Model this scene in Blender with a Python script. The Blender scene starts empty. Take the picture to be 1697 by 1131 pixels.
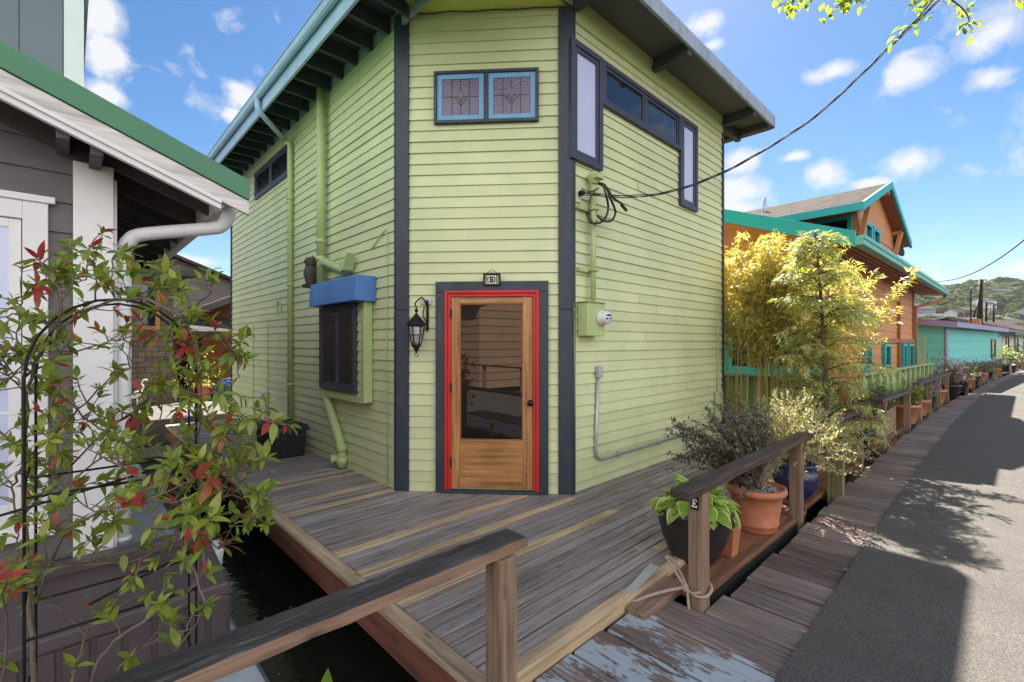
import bpy, bmesh, math, random
from mathutils import Vector, Matrix, noise
random.seed(7)
R = math.radians
SC = bpy.context.scene
COL = SC.collection
PI = math.pi

# ------------------------------------------------------------------ survey of the place
# X (u) runs along the dock, Y (v) runs from the dock towards the far float, metres, deck at z = 0.
EYE = Vector((0, 0, 1.53)); YAW = R(43.7); FPX = 770.0; CX, CY = 848.5, 568.0
FWD = Vector((math.sin(YAW), math.cos(YAW), 0)); RGT = Vector((math.cos(YAW), -math.sin(YAW), 0))
def ray(px, py): return FWD + RGT*((px-CX)/FPX) + Vector((0, 0, (CY-py)/FPX))
def at(px, py, depth): return EYE + ray(px, py)*depth
def gnd(px, py, z=0.0):
    d = ray(px, py); return EYE + d*((z-EYE.z)/d.z)
def onV(px, py, v):
    d = ray(px, py); return EYE + d*(v/d.y)
def onU(px, py, u):
    d = ray(px, py); return EYE + d*(u/d.x)
def bend(u): return -0.0016*(u-4)**2 if u > 4 else 0.0      # the dock curves gently to the right
def W(u, v, z): return Vector((u, v+bend(u), z))

class Frame:
    """a wall: origin, horizontal axis e, outward normal n"""
    def __init__(s, o, e, n): s.o = Vector(o); s.e = Vector(e).normalized(); s.n = Vector(n).normalized()
    def P(s, a, z, d=0.0): return s.o + s.e*a + s.n*d + Vector((0, 0, z))
    def hit(s, px, py, d=0.0):
        r = ray(px, py); o = s.o + s.n*d
        t = (o-EYE).dot(s.n)/r.dot(s.n); p = EYE + r*t
        return (p-o).dot(s.e), p.z
    def box(s, mb, a0, a1, z0, z1, d0, d1, m=0):
        mb.hexa([s.P(a0, z0, d0), s.P(a1, z0, d0), s.P(a1, z0, d1), s.P(a0, z0, d1),
                 s.P(a0, z1, d0), s.P(a1, z1, d0), s.P(a1, z1, d1), s.P(a0, z1, d1)], m)

# ------------------------------------------------------------------ mesh collector
BASE = {}
class MB:
    def __init__(s): s.v = []; s.f = []; s.m = []; s.s = []
    def add(s, pts, faces, m=0, smooth=False):
        k = len(s.v); s.v += [Vector(p) for p in pts]
        for f in faces: s.f.append([i+k for i in f]); s.m.append(m); s.s.append(smooth)
    def quad(s, a, b, c, d, m=0): s.add([a, b, c, d], [(0, 1, 2, 3)], m)
    def poly(s, pts, m=0): s.add(pts, [tuple(range(len(pts)))], m)
    def hexa(s, p, m=0):
        s.add(p, [(3, 2, 1, 0), (4, 5, 6, 7), (0, 1, 5, 4), (1, 2, 6, 5), (2, 3, 7, 6), (3, 0, 4, 7)], m)
    def box(s, x0, x1, y0, y1, z0, z1, m=0):
        s.hexa([(x0, y0, z0), (x1, y0, z0), (x1, y1, z0), (x0, y1, z0), (x0, y0, z1), (x1, y0, z1), (x1, y1, z1), (x0, y1, z1)], m)
    def prism(s, pts, ext, m=0):
        n = len(pts); pts = [Vector(p) for p in pts]; ext = Vector(ext)
        s.add(pts+[p+ext for p in pts], [tuple(range(n))[::-1], tuple(range(n, 2*n))]+[(i, (i+1) % n, n+(i+1) % n, n+i) for i in range(n)], m)
    def beam(s, p0, p1, w, h, up=(0, 0, 1), m=0, segs=1, jit=0.0, mtop=None):
        p0 = Vector(p0); p1 = Vector(p1); d = (p1-p0).normalized(); sd = d.cross(Vector(up)).normalized(); u = sd.cross(d).normalized()
        k = len(s.v)
        for i in range(segs+1):
            c = p0.lerp(p1, i/segs)
            for a, b in ((-1, -1), (1, -1), (1, 1), (-1, 1)):
                j = Vector((random.uniform(-jit, jit), random.uniform(-jit, jit), random.uniform(-jit, jit))) if jit else Vector()
                s.v.append(c+sd*(a*w/2)+u*(b*h/2)+j)
        for i in range(segs):
            o = k+4*i
            for q in range(4):
                a, b = q, (q+1) % 4
                s.f.append([o+a, o+4+a, o+4+b, o+b][::-1]); s.m.append(mtop if (mtop is not None and q == 2) else m); s.s.append(False)
        e = k+4*segs
        s.f += [[k+3, k+2, k+1, k], [e, e+1, e+2, e+3]]; s.m += [m, m]; s.s += [False, False]
    def tube(s, pts, r, n=8, m=0, cap=True):
        pts = [Vector(p) for p in pts]; N = len(pts)
        rs = r if isinstance(r, (list, tuple)) else [r]*N
        k = len(s.v); prev = None
        for i, p in enumerate(pts):
            d = (pts[min(i+1, N-1)]-pts[max(i-1, 0)])
            d = d.normalized() if d.length > 1e-9 else Vector((0, 0, 1))
            if prev is None:
                prev = d.orthogonal().normalized()
            a = (prev-d*prev.dot(d)); a = a.normalized() if a.length > 1e-6 else d.orthogonal().normalized()
            prev = a; b = d.cross(a)
            for j in range(n):
                t = 2*PI*j/n; s.v.append(p+(a*math.cos(t)+b*math.sin(t))*rs[i])
        for i in range(N-1):
            for j in range(n):
                s.f.append([k+i*n+j, k+i*n+(j+1) % n, k+(i+1)*n+(j+1) % n, k+(i+1)*n+j]); s.m.append(m); s.s.append(True)
        if cap:
            s.f.append([k+j for j in range(n)][::-1]); s.m.append(m); s.s.append(False)
            s.f.append([k+(N-1)*n+j for j in range(n)]); s.m.append(m); s.s.append(False)
    def lathe(s, c, prof, n=24, m=0, axis=(0, 0, 1), smooth=True, wob=0.0):
        c = Vector(c); ax = Vector(axis).normalized(); a = ax.orthogonal().normalized(); b = ax.cross(a); k = len(s.v)
        for (r, h) in prof:
            for j in range(n):
                t = 2*PI*(j+.5)/n; s.v.append(c+ax*h+(a*math.cos(t)+b*math.sin(t))*max(r, 1e-4)*(1+random.uniform(-wob, wob)))
        for i in range(len(prof)-1):
            for j in range(n):
                s.f.append([k+i*n+j, k+i*n+(j+1) % n, k+(i+1)*n+(j+1) % n, k+(i+1)*n+j]); s.m.append(m); s.s.append(smooth)
        s.f.append([k+j for j in range(n)][::-1]); s.m.append(m); s.s.append(False)
        e = k+(len(prof)-1)*n
        s.f.append([e+j for j in range(n)]); s.m.append(m); s.s.append(False)
    def slab(s, q, th, m=0, mside=None, mbot=None):
        q = [Vector(p) for p in q]; nrm = (q[1]-q[0]).cross(q[2]-q[0]).normalized()
        if nrm.z < 0: q = q[::-1]; nrm = -nrm
        n = len(q); b = [p-nrm*th for p in q]; k = len(s.v); s.v += q+b
        s.f.append(list(range(k, k+n))); s.m.append(m); s.s.append(False)
        s.f.append(list(range(k+n, k+2*n))[::-1]); s.m.append(mbot if mbot is not None else (m if mside is None else mside)); s.s.append(False)
        for i in range(n):
            j = (i+1) % n; s.f.append([k+j, k+i, k+n+i, k+n+j]); s.m.append(m if mside is None else mside); s.s.append(False)
    def leaf(s, p, d, up, L, Wd, droop=.25, segs=3, m=0, fold=.18, tip=1.0):
        """one curved leaf blade folded along its midrib"""
        p = Vector(p); d = Vector(d).normalized(); up = Vector(up); sd = d.cross(up)
        sd = sd.normalized() if sd.length > 1e-5 else d.orthogonal().normalized()
        up = sd.cross(d).normalized(); k = len(s.v)
        s.v.append(p)
        for i in range(1, segs):
            t = i/segs; c = p+d*(L*t)-up*(droop*L*t*t); w = Wd*math.sin(PI*min(1, t**.8))*.5+Wd*.06
            s.v += [c-sd*w+up*(fold*w), c, c+sd*w+up*(fold*w)]
        s.v.append(p+d*L-up*(droop*L))
        last = k+1+3*(segs-1)
        if segs == 1: return
        F = [[k, k+2, k+1], [k, k+3, k+2]]
        for i in range(segs-2):
            o = k+1+3*i; F += [[o, o+1, o+4, o+3], [o+1, o+2, o+5, o+4]]
        o = k+1+3*(segs-2); F += [[o, o+1, last], [o+1, o+2, last]]
        for f in F: s.f.append(f); s.m.append(m); s.s.append(True)
    def fleaf(s, p, d, sd, L, Wd, m=0):
        """small flat diamond leaf"""
        p = Vector(p); d = Vector(d).normalized(); sd = Vector(sd).normalized()
        s.add([p, p+d*L*.45+sd*Wd*.5, p+d*L, p+d*L*.45-sd*Wd*.5], [(0, 1, 2, 3)], m)
    def build(s, name, mats, parent=None, bevel=0.0, local=False, root=None):
        me = bpy.data.meshes.new(name)
        off = Vector() if (parent is None or local) else BASE.get(parent.name, Vector())
        if root is not None: off = Vector(root)
        me.from_pydata([tuple(v-off) for v in s.v], [], s.f)
        mats = mats if isinstance(mats, (list, tuple)) else [mats]
        for mt in mats: me.materials.append(mt)
        me.polygons.foreach_set('material_index', s.m); me.polygons.foreach_set('use_smooth', s.s)
        me.update()
        o = bpy.data.objects.new(name, me); COL.objects.link(o)
        if parent is not None: o.parent = parent; BASE[o.name] = off
        elif root is not None: o.location = root; BASE[o.name] = Vector(root)
        if bevel:
            b = o.modifiers.new('bevel', 'BEVEL'); b.width = bevel; b.segments = 2; b.limit_method = 'ANGLE'; b.angle_limit = R(40); b.use_clamp_overlap = True
        return o

def tag(o, label=None, cat=None, group=None, kind=None):
    if label: o['label'] = label
    if cat: o['category'] = cat
    if group: o['group'] = group
    if kind: o['kind'] = kind
    return o
def thing(name, loc, label, cat, group=None, rz=0.0):
    o = bpy.data.objects.new(name, None); COL.objects.link(o); o.location = loc; o.rotation_euler = (0, 0, rz)
    o.empty_display_size = .1; BASE[o.name] = Vector(loc)
    return tag(o, label, cat, group)
def rv(a=1.0): return Vector((random.uniform(-a, a), random.uniform(-a, a), random.uniform(-a, a)))
def copy_tree(o, parent=None):
    c = o.copy(); COL.objects.link(c)
    if parent is not None: c.parent = parent
    for ch in list(o.children): copy_tree(ch, c)
    return c
def smoothpath(pts, n=6):
    """Catmull-Rom through the points"""
    P = [Vector(p) for p in pts]; P = [P[0]*2-P[1]]+P+[P[-1]*2-P[-2]]; out = []
    for i in range(1, len(P)-2):
        for k in range(n):
            t = k/n; a, b, c, d = P[i-1], P[i], P[i+1], P[i+2]
            out.append(.5*((2*b)+(c-a)*t+(2*a-5*b+4*c-d)*t*t+(3*b-a-3*c+d)*t**3))
    out.append(P[-2]); return out

# ------------------------------------------------------------------ materials
def new_mat(name):
    m = bpy.data.materials.new(name); m.use_nodes = True; nt = m.node_tree
    for n in list(nt.nodes): nt.nodes.remove(n)
    out = nt.nodes.new('ShaderNodeOutputMaterial'); b = nt.nodes.new('ShaderNodeBsdfPrincipled')
    nt.links.new(b.outputs[0], out.inputs[0]); return m, nt, b, out
def N(nt, t, **kw):
    n = nt.nodes.new(t)
    for k, v in kw.items():
        if k.startswith('i_'): n.inputs[k[2:].replace('_', ' ')].default_value = v
        else: setattr(n, k, v)
    return n
def coords(nt, scale=(1, 1, 1)):
    tc = N(nt, 'ShaderNodeTexCoord'); mp = N(nt, 'ShaderNodeMapping'); mp.inputs['Scale'].default_value = scale
    nt.links.new(tc.outputs['Object'], mp.inputs['Vector']); return mp.outputs[0]
def noise_n(nt, vec, scale, detail=5, rough=.55):
    n = N(nt, 'ShaderNodeTexNoise'); n.inputs['Scale'].default_value = scale; n.inputs['Detail'].default_value = detail; n.inputs['Roughness'].default_value = rough
    nt.links.new(vec, n.inputs['Vector']); return n.outputs['Fac']
def ramp(nt, fac, stops, interp='LINEAR'):
    r = N(nt, 'ShaderNodeValToRGB'); r.color_ramp.interpolation = interp; e = r.color_ramp.elements
    while len(e) > 1: e.remove(e[-1])
    e[0].position = stops[0][0]; c = stops[0][1]; e[0].color = (*c, 1) if isinstance(c, tuple) else (c, c, c, 1)
    for p, c in stops[1:]:
        x = e.new(p); x.color = (*c, 1) if isinstance(c, tuple) else (c, c, c, 1)
    nt.links.new(fac, r.inputs[0]); return r.outputs[0]
def mix(nt, fac, a, b, mode='MIX'):
    n = N(nt, 'ShaderNodeMix', data_type='RGBA', blend_type=mode)
    for s, k in ((fac, 0), (a, 6), (b, 7)):
        if isinstance(s, (int, float)): n.inputs[k].default_value = s
        elif isinstance(s, tuple): n.inputs[k].default_value = (*s, 1)
        else: nt.links.new(s, n.inputs[k])
    return n.outputs[2]
def math_n(nt, op, a, b=0.0, clamp=False):
    n = N(nt, 'ShaderNodeMath', operation=op, use_clamp=clamp)
    for s, k in ((a, 0), (b, 1)):
        if isinstance(s, (int, float)): n.inputs[k].default_value = s
        else: nt.links.new(s, n.inputs[k])
    return n.outputs[0]
def bump(nt, b, h, strength=.3, dist=.01):
    n = N(nt, 'ShaderNodeBump'); n.inputs['Strength'].default_value = strength; n.inputs['Distance'].default_value = dist
    nt.links.new(h, n.inputs['Height']); nt.links.new(n.outputs[0], b.inputs['Normal'])
def sc(c, k): return tuple(min(1, x*k) for x in c)

def paint(name, c, rough=.55, var=.16, scale=2.5, isl=.0, bmp=.12, stain=None, stain_amt=.35, spec=.4, streak=1.0, metal=0.0):
    m, nt, b, o = new_mat(name); v = coords(nt); vs = coords(nt, (1, 1, streak))
    a = noise_n(nt, vs, scale, 6, .6)
    col = mix(nt, ramp(nt, a, [(.3, 0.0), (.7, 1.0)]), sc(c, 1-var), sc(c, 1+var*.7))
    if isl:
        g = N(nt, 'ShaderNodeNewGeometry')
        col = mix(nt, 1.0, col, ramp(nt, g.outputs['Random Per Island'], [(0, 1-isl), (1, 1+isl*.0)]), 'MULTIPLY')
    if stain:
        sfac = ramp(nt, noise_n(nt, vs, scale*2.3, 8, .7), [(.52, 0.0), (.72, stain_amt)])
        col = mix(nt, sfac, col, stain)
    nt.links.new(col, b.inputs['Base Color'])
    f = noise_n(nt, v, 60, 4)
    nt.links.new(ramp(nt, f, [(.3, rough*.85), (.7, min(1, rough*1.15))]), b.inputs['Roughness'])
    b.inputs['Specular IOR Level'].default_value = spec; b.inputs['Metallic'].default_value = metal
    if bmp: bump(nt, b, f, bmp, .004)
    return m

def wood(name, cols, axis=0, rough=.75, grain=1.0, bmp=.4, knots=True, spec=.3, patch=None, scuff=None):
    """weathered or fresh timber; the grain runs along axis; each board (mesh island) has its own tone"""
    m, nt, b, o = new_mat(name)
    s = [40*grain]*3
    if axis == 'h': s = [1.6*grain, 1.6*grain, 34*grain]; axis = 2; flat = True
    else: s[axis] = 1.9*grain; flat = False
    v = coords(nt, tuple(s))
    g = N(nt, 'ShaderNodeNewGeometry')
    off = N(nt, 'ShaderNodeVectorMath', operation='ADD'); cmb = N(nt, 'ShaderNodeCombineXYZ')
    rnd = math_n(nt, 'MULTIPLY', g.outputs['Random Per Island'], 37.0)
    for i in range(3): nt.links.new(rnd, cmb.inputs[i])
    nt.links.new(v, off.inputs[0]); nt.links.new(cmb.outputs[0], off.inputs[1]); vv = off.outputs[0]
    gr = noise_n(nt, vv, 1.0, 9, .65)
    s2 = [2.2]*3; s2[axis] = 2.2 if flat else .5; big = noise_n(nt, coords(nt, tuple(s2)), 1.6, 5, .6)
    base = ramp(nt, g.outputs['Random Per Island'], [(i/(max(1, len(cols)-1)), c) for i, c in enumerate(cols)])
    col = mix(nt, 1.0, base, ramp(nt, gr, [(.30, .40), (.5, .95), (.70, 1.32)]), 'MULTIPLY')
    col = mix(nt, 1.0, col, ramp(nt, big, [(.3, .72), (.7, 1.2)]), 'MULTIPLY')
    if knots:
        s3 = [9.0]*3; s3[axis] = 3.0
        vo = N(nt, 'ShaderNodeTexVoronoi'); vo.inputs['Scale'].default_value = .9; nt.links.new(coords(nt, tuple(s3)), vo.inputs['Vector'])
        kn = ramp(nt, vo.outputs['Distance'], [(.05, .35), (.13, 1.0)]); col = mix(nt, .7, col, kn, 'MULTIPLY')
    if patch: col = mix(nt, patch(nt), col, (.33, .39, .44))
    if scuff:
        s4 = [55]*3; s4[axis] = 2.5; col = mix(nt, ramp(nt, math_n(nt, 'ADD', math_n(nt, 'MULTIPLY', noise_n(nt, coords(nt, tuple(s4)), 1.0, 8, .75), .7), math_n(nt, 'MULTIPLY', big, .3)), [(.53, 0.0), (.62, scuff[1])]), col, scuff[0])
    nt.links.new(col, b.inputs['Base Color'])
    nt.links.new(ramp(nt, gr, [(.3, min(1, rough*1.1)), (.7, rough*.8)]), b.inputs['Roughness'])
    b.inputs['Specular IOR Level'].default_value = spec
    bump(nt, b, gr, bmp, .006); return m

def leafmat(name, cols, trans=.4, rough=.42, tcol=None, spec=.4):
    m, nt, b, o = new_mat(name); g = N(nt, 'ShaderNodeNewGeometry')
    c = ramp(nt, g.outputs['Random Per Island'], [(i/(max(1, len(cols)-1)), x) for i, x in enumerate(cols)])
    nz = noise_n(nt, coords(nt), 25, 3); c = mix(nt, 1.0, c, ramp(nt, nz, [(.3, .8), (.7, 1.15)]), 'MULTIPLY')
    nt.links.new(c, b.inputs['Base Color']); b.inputs['Roughness'].default_value = rough; b.inputs['Specular IOR Level'].default_value = spec
    t = N(nt, 'ShaderNodeBsdfTranslucent')
    nt.links.new(mix(nt, 1.0, c, tcol or (1.6, 1.5, .7), 'MULTIPLY'), t.inputs['Color'])
    mx = N(nt, 'ShaderNodeMixShader'); mx.inputs[0].default_value = trans
    nt.links.new(b.outputs[0], mx.inputs[1]); nt.links.new(t.outputs[0], mx.inputs[2]); nt.links.new(mx.outputs[0], o.inputs[0]); return m

def glass(name, c=(.012, .013, .016), rough=.02, spec=.8, wav=0.0, wscale=8):
    m, nt, b, o = new_mat(name); b.inputs['Base Color'].default_value = (*c, 1); b.inputs['Roughness'].default_value = rough
    b.inputs['Specular IOR Level'].default_value = spec
    if wav: bump(nt, b, noise_n(nt, coords(nt), wscale, 2), wav, .01)
    return m
def plain(name, c, rough=.5, metal=0.0, spec=.5): return paint(name, c, rough, .1, 6, spec=spec, metal=metal, bmp=.05)

G_SIDING = (.60, .63, .355)
M = {}
M['siding'] = paint('lime_siding_paint', G_SIDING, .5, .10, 1.3, isl=.10, bmp=.2, stain=(.47, .53, .33), stain_amt=.6, streak=.5)
M['lime'] = paint('lime_trim_paint', (.42, .50, .22), .5, .1, 2)
M['lime_soffit'] = paint('lime_soffit_paint', (.62, .64, .15), .5, .08, 2)
M['navy'] = paint('slate_navy_trim_paint', (.030, .039, .054), .45, .3, 5, bmp=.25, streak=.3, stain=(.075, .085, .095), stain_amt=.5)
M['navyframe'] = paint('dark_blue_window_frame', (.042, .046, .072), .38, .15, 3)
M['rafter'] = paint('dark_slate_rafter_paint', (.050, .060, .066), .6, .25, 4)
M['block'] = paint('grey_blocking_paint', (.26, .29, .27), .7, .3, 6)
M['soffit'] = paint('dark_grey_soffit_paint', (.085, .088, .095), .6, .15, 2, stain=(.12, .12, .12))
M['bluefascia'] = paint('sky_blue_fascia_paint', (.34, .47, .60), .4, .12, 3)
M['greyfascia'] = paint('weathered_blue_grey_fascia', (.30, .34, .42), .55, .2, 6, streak=.3, stain=(.11, .12, .15))
M['blueshade'] = paint('bright_blue_canopy_paint', (.075, .185, .47), .5, .16, 3, bmp=.2, streak=.4)
M['red'] = paint('red_frame_paint', (.52, .022, .016), .42, .16, 5, bmp=.2, streak=.3)
M['fir'] = wood('varnished_fir', [(.36, .165, .060), (.43, .215, .082)], 2, .34, .9, .10, False, .5)
M['firh'] = wood('varnished_fir_across', [(.36, .165, .060), (.43, .215, .082)], 'h', .34, .9, .10, False, .5)
M['doorglass'] = glass('door_glass', (.016, .012, .009), .01, .9)
M['winglass'] = glass('window_glass', (.012, .013, .017), .02, .9)
M['blindglass'] = glass('glass_over_pale_blind', (.50, .52, .70), .05, .8)
M['purpleglass'] = glass('lavender_textured_glass', (.13, .10, .17), .12, .6, .5, 55)
M['lead'] = plain('dark_lead', (.03, .028, .025), .5)
M['sashblue'] = paint('sky_blue_sash_paint', (.14, .33, .53), .45, .1, 4)
M['greenglass'] = glass('green_glass', (.010, .05, .03), .1, .6)
M['amberglass'] = glass('amber_glass', (.12, .05, .025), .1, .6)
M['black'] = plain('black_iron', (.010, .009, .009), .6, spec=.25)
M['blackplastic'] = plain('black_plastic', (.013, .013, .016), .45)
M['bronze'] = plain('dark_bronze', (.02, .015, .012), .3, .7)
M['clearglass'] = glass('seeded_lantern_glass', (.30, .28, .26), .15, .8, .4, 30)
M['white'] = paint('white_trim_paint', (.74, .72, .71), .5, .06, 3)
M['whitepvc'] = paint('white_gutter_metal', (.70, .69, .70), .35, .05, 3)
M['greymetal'] = plain('galvanised_conduit', (.42, .43, .45), .38, .4)
M['meterglass'] = plain('meter_face', (.62, .62, .62), .3)
M['owl'] = paint('brown_owl_feathers', (.075, .058, .045), .7, .6, 45, bmp=.6)
M['owldark'] = plain('dark_owl_feathers', (.025, .02, .018), .7)
M['deck'] = wood('weathered_deck_boards', [(.235, .202, .185), (.29, .254, .234), (.25, .213, .194), (.32, .285, .264), (.27, .22, .19), (.24, .218, .208), (.34, .307, .285)], 0, .6, 1.15, .6, True, scuff=((.36, .335, .32), .5))
M['newdeck'] = wood('new_cedar_boards', [(.46, .33, .19), (.52, .38, .23), (.40, .28, .16)], 0, .65, .8, .25, True)
M['newdecky'] = wood('new_cedar_edge', [(.42, .31, .20), (.36, .26, .17)], 1, .65, .8, .25, True)
M['redbeam'] = wood('red_stained_beam', [(.17, .064, .042), (.14, .052, .036)], 1, .7, .8, .3, True)
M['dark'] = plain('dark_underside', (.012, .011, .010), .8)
M['railtop'] = wood('blackened_rail_top', [(.050, .045, .041), (.072, .063, .056)], 0, .85, 1.3, 1.0, False, scuff=((.34, .32, .30), .85))
M['railside'] = wood('bare_rail_side', [(.27, .17, .115), (.22, .14, .095)], 0, .8, 1.2, .6, True)
M['railbrown'] = wood('brown_stained_rail', [(.050, .030, .026), (.042, .028, .026)], 0, .55, 1.3, .5, False, scuff=((.17, .13, .12), .5))
M['post'] = wood('bare_timber_post', [(.25, .165, .11), (.21, .135, .09)], 2, .8, 1.1, .6, True)
M['postmoss'] = wood('mossy_timber_post', [(.20, .17, .075), (.17, .14, .07)], 2, .85, 1.1, .6, True)
M['shelf'] = wood('wet_red_plank', [(.20, .095, .055), (.17, .08, .048)], 0, .45, 1, .3, True)
def paintpatch(nt):
    v = coords(nt); sx = N(nt, 'ShaderNodeSeparateXYZ'); nt.links.new(v, sx.inputs[0])
    n1 = noise_n(nt, coords(nt, (2.6, 1.2, 1)), 1.7, 6, .6); n2 = noise_n(nt, coords(nt, (14, 3.2, 5)), 2.2, 8, .72)
    # paint survives on the first few planks by the gangway and as flecks elsewhere
    near = math_n(nt, 'MULTIPLY', math_n(nt, 'LESS_THAN', sx.outputs[0], 2.45), .128)
    s = math_n(nt, 'ADD', math_n(nt, 'ADD', math_n(nt, 'MULTIPLY', n1, .5), math_n(nt, 'MULTIPLY', n2, .5)), near)
    return ramp(nt, s, [(.605, 0.0), (.625, .9)])
M['planks'] = wood('worn_dock_planks', [(.130, .082, .067), (.180, .130, .108), (.110, .076, .064), (.205, .158, .134), (.150, .108, .092), (.19, .150, .130)], 1, .75, 1.2, .7, True, patch=paintpatch, scuff=((.30, .265, .24), .8))

def m_mat():
    m, nt, b, o = new_mat('gritty_dock_matting'); v = coords(nt)
    f = noise_n(nt, v, 210, 3, .7); g = noise_n(nt, v, 40, 5, .7); h = noise_n(nt, coords(nt, (1.2, .6, 1)), 1.3, 6, .65)
    vo = N(nt, 'ShaderNodeTexVoronoi'); vo.inputs['Scale'].default_value = 330; nt.links.new(v, vo.inputs['Vector'])
    c = mix(nt, ramp(nt, f, [(.40, 0.0), (.62, 1.0)]), (.037, .0345, .033), (.150, .136, .123))
    c = mix(nt, 1.0, c, ramp(nt, g, [(.3, .86), (.7, 1.12)]), 'MULTIPLY'); c = mix(nt, 1.0, c, ramp(nt, h, [(.3, .84), (.7, 1.12)]), 'MULTIPLY')
    nt.links.new(c, b.inputs['Base Color']); b.inputs['Roughness'].default_value = .9; b.inputs['Specular IOR Level'].default_value = .2
    bump(nt, b, f, .8, .004); return m
M['mat'] = m_mat()
def m_water():
    m, nt, b, o = new_mat('dark_lake_water'); b.inputs['Base Color'].default_value = (.014, .0155, .011, 1)
    b.inputs['Roughness'].default_value = .02; b.inputs['IOR'].default_value = 1.333; b.inputs['Specular IOR Level'].default_value = .5
    a = noise_n(nt, coords(nt, (1, 2.2, 1)), 5.5, 2); bump(nt, b, a, .10, .05); return m
M['water'] = m_water()
# neighbours
M['gsiding'] = paint('taupe_grey_siding', (.135, .119, .120), .6, .12, 2, isl=.08)
M['gtrim'] = paint('taupe_grey_timber', (.080, .068, .066), .6, .2, 3)
M['roofgreen'] = paint('green_metal_roof', (.055, .20, .10), .38, .08, 2)
M['bluegrey'] = paint('blue_grey_panel', (.15, .17, .20), .55, .08, 2)
M['wfascia'] = wood('white_grained_fascia', [(.66, .62, .59), (.62, .58, .55)], 0, .6, .5, .12, False)
M['chest'] = plain('brown_resin', (.078, .054, .056), .45)
M['farfloat'] = paint('far_float_concrete', (.105, .10, .095), .8, .3, 4)
M['floatedge'] = paint('pale_float_concrete', (.42, .44, .47), .7, .2, 4)
M['orange'] = paint('burnt_orange_siding', (.56, .235, .085), .6, .12, 2, isl=.08)
M['orangetrim'] = paint('brown_orange_soffit', (.30, .105, .042), .6, .15, 3)
M['teal'] = paint('turquoise_trim', (.015, .34, .34), .45, .08, 3)
M['tealpale'] = paint('seafoam_gutter', (.13, .42, .36), .45, .1, 3)
M['tealsiding'] = paint('seafoam_siding', (.12, .50, .46), .55, .1, 2, isl=.06)
M['purple'] = paint('lilac_fascia', (.27, .23, .37), .5, .1, 3)
def m_shingle(name, c, wall=False):
    m, nt, b, o = new_mat(name); v = coords(nt)
    if wall:
        sx = N(nt, 'ShaderNodeSeparateXYZ'); nt.links.new(v, sx.inputs[0]); cx = N(nt, 'ShaderNodeCombineXYZ')
        nt.links.new(math_n(nt, 'ADD', sx.outputs[0], sx.outputs[1]), cx.inputs[0]); nt.links.new(sx.outputs[2], cx.inputs[1]); v = cx.outputs[0]
    br = N(nt, 'ShaderNodeTexBrick'); br.inputs['Scale'].default_value = 1.0; br.inputs['Brick Width'].default_value = .28; br.inputs['Row Height'].default_value = .13
    br.inputs['Mortar Size'].default_value = .008; br.inputs['Color1'].default_value = (*sc(c, .75), 1); br.inputs['Color2'].default_value = (*sc(c, 1.25), 1); br.inputs['Mortar'].default_value = (*sc(c, .35), 1)
    nt.links.new(v, br.inputs['Vector']); f = noise_n(nt, v, 30, 5, .7)
    nt.links.new(mix(nt, 1.0, br.outputs['Color'], ramp(nt, f, [(.3, .7), (.7, 1.25)]), 'MULTIPLY'), b.inputs['Base Color'])
    b.inputs['Roughness'].default_value = .95; b.inputs['Specular IOR Level'].default_value = .05; bump(nt, b, f, .5, .01); return m
M['shingleroof'] = m_shingle('grey_brown_shingles', (.062, .052, .046))
M['cedarwall'] = m_shingle('weathered_cedar_shingles', (.15, .12, .095), True)
M['redshingle'] = m_shingle('red_brown_shingles', (.16, .065, .05), True)
M['darkroof'] = m_shingle('dark_roof_felt', (.09, .085, .085))
M['palefence'] = paint('pale_green_fence_paint', (.30, .38, .17), .6, .15, 3, isl=.1)
M['terracotta'] = paint('terracotta', (.42, .15, .075), .65, .2, 7, stain=(.50, .32, .24), stain_amt=.4)
M['darkpot'] = paint('dark_ribbed_glaze', (.028, .023, .026), .35, .4, 3, streak=14, bmp=.3)
M['bluepot'] = paint('blue_glaze', (.022, .028, .10), .14, .35, 5, spec=.7)
M['soil'] = paint('potting_soil', (.05, .038, .03), .95, .5, 40, bmp=.8)
M['bark'] = paint('brown_bark', (.11, .075, .055), .85, .35, 18, bmp=.6)
M['stem'] = paint('grey_brown_stem', (.15, .115, .085), .8, .35, 20, bmp=.5)
M['rope'] = paint('old_rope', (.33, .26, .20), .85, .2, 60, bmp=.6)
M['wire'] = plain('grey_cable', (.045, .045, .046), .75, spec=.15)
M['blackwire'] = plain('black_cable', (.012, .012, .012), .45)
M['tan'] = paint('tan_house_siding', (.42, .26, .17), .6, .1, 2, isl=.08)
M['whitesiding'] = paint('white_house_siding', (.60, .59, .57), .6, .08, 2)
M['brownwood'] = paint('brown_house_boards', (.19, .075, .04), .6, .2, 4)
M['tarp'] = plain('blue_tarp', (.02, .10, .45), .45)
M['grass_hill'] = paint('hillside_ground', (.09, .11, .045), .9, .4, .05, bmp=0)
M['lf_green'] = leafmat('glossy_shrub_leaf', [(.115, .185, .030), (.19, .265, .040), (.29, .34, .05), (.13, .20, .035), (.34, .36, .06), (.22, .28, .05)], .36, .30, (1.5, 1.5, .6))
M['lf_red'] = leafmat('red_new_leaf', [(.40, .030, .045), (.44, .09, .05), (.46, .19, .07), (.36, .045, .05), (.42, .07, .06)], .38, .34, (1.5, 1.1, .8))
M['lf_hosta'] = leafmat('hosta_leaf', [(.22, .37, .045), (.30, .44, .06), (.18, .32, .05)], .3, .42)
M['lf_hostarim'] = leafmat('hosta_leaf_pale_margin', [(.62, .66, .27), (.55, .62, .22)], .3, .45)
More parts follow.
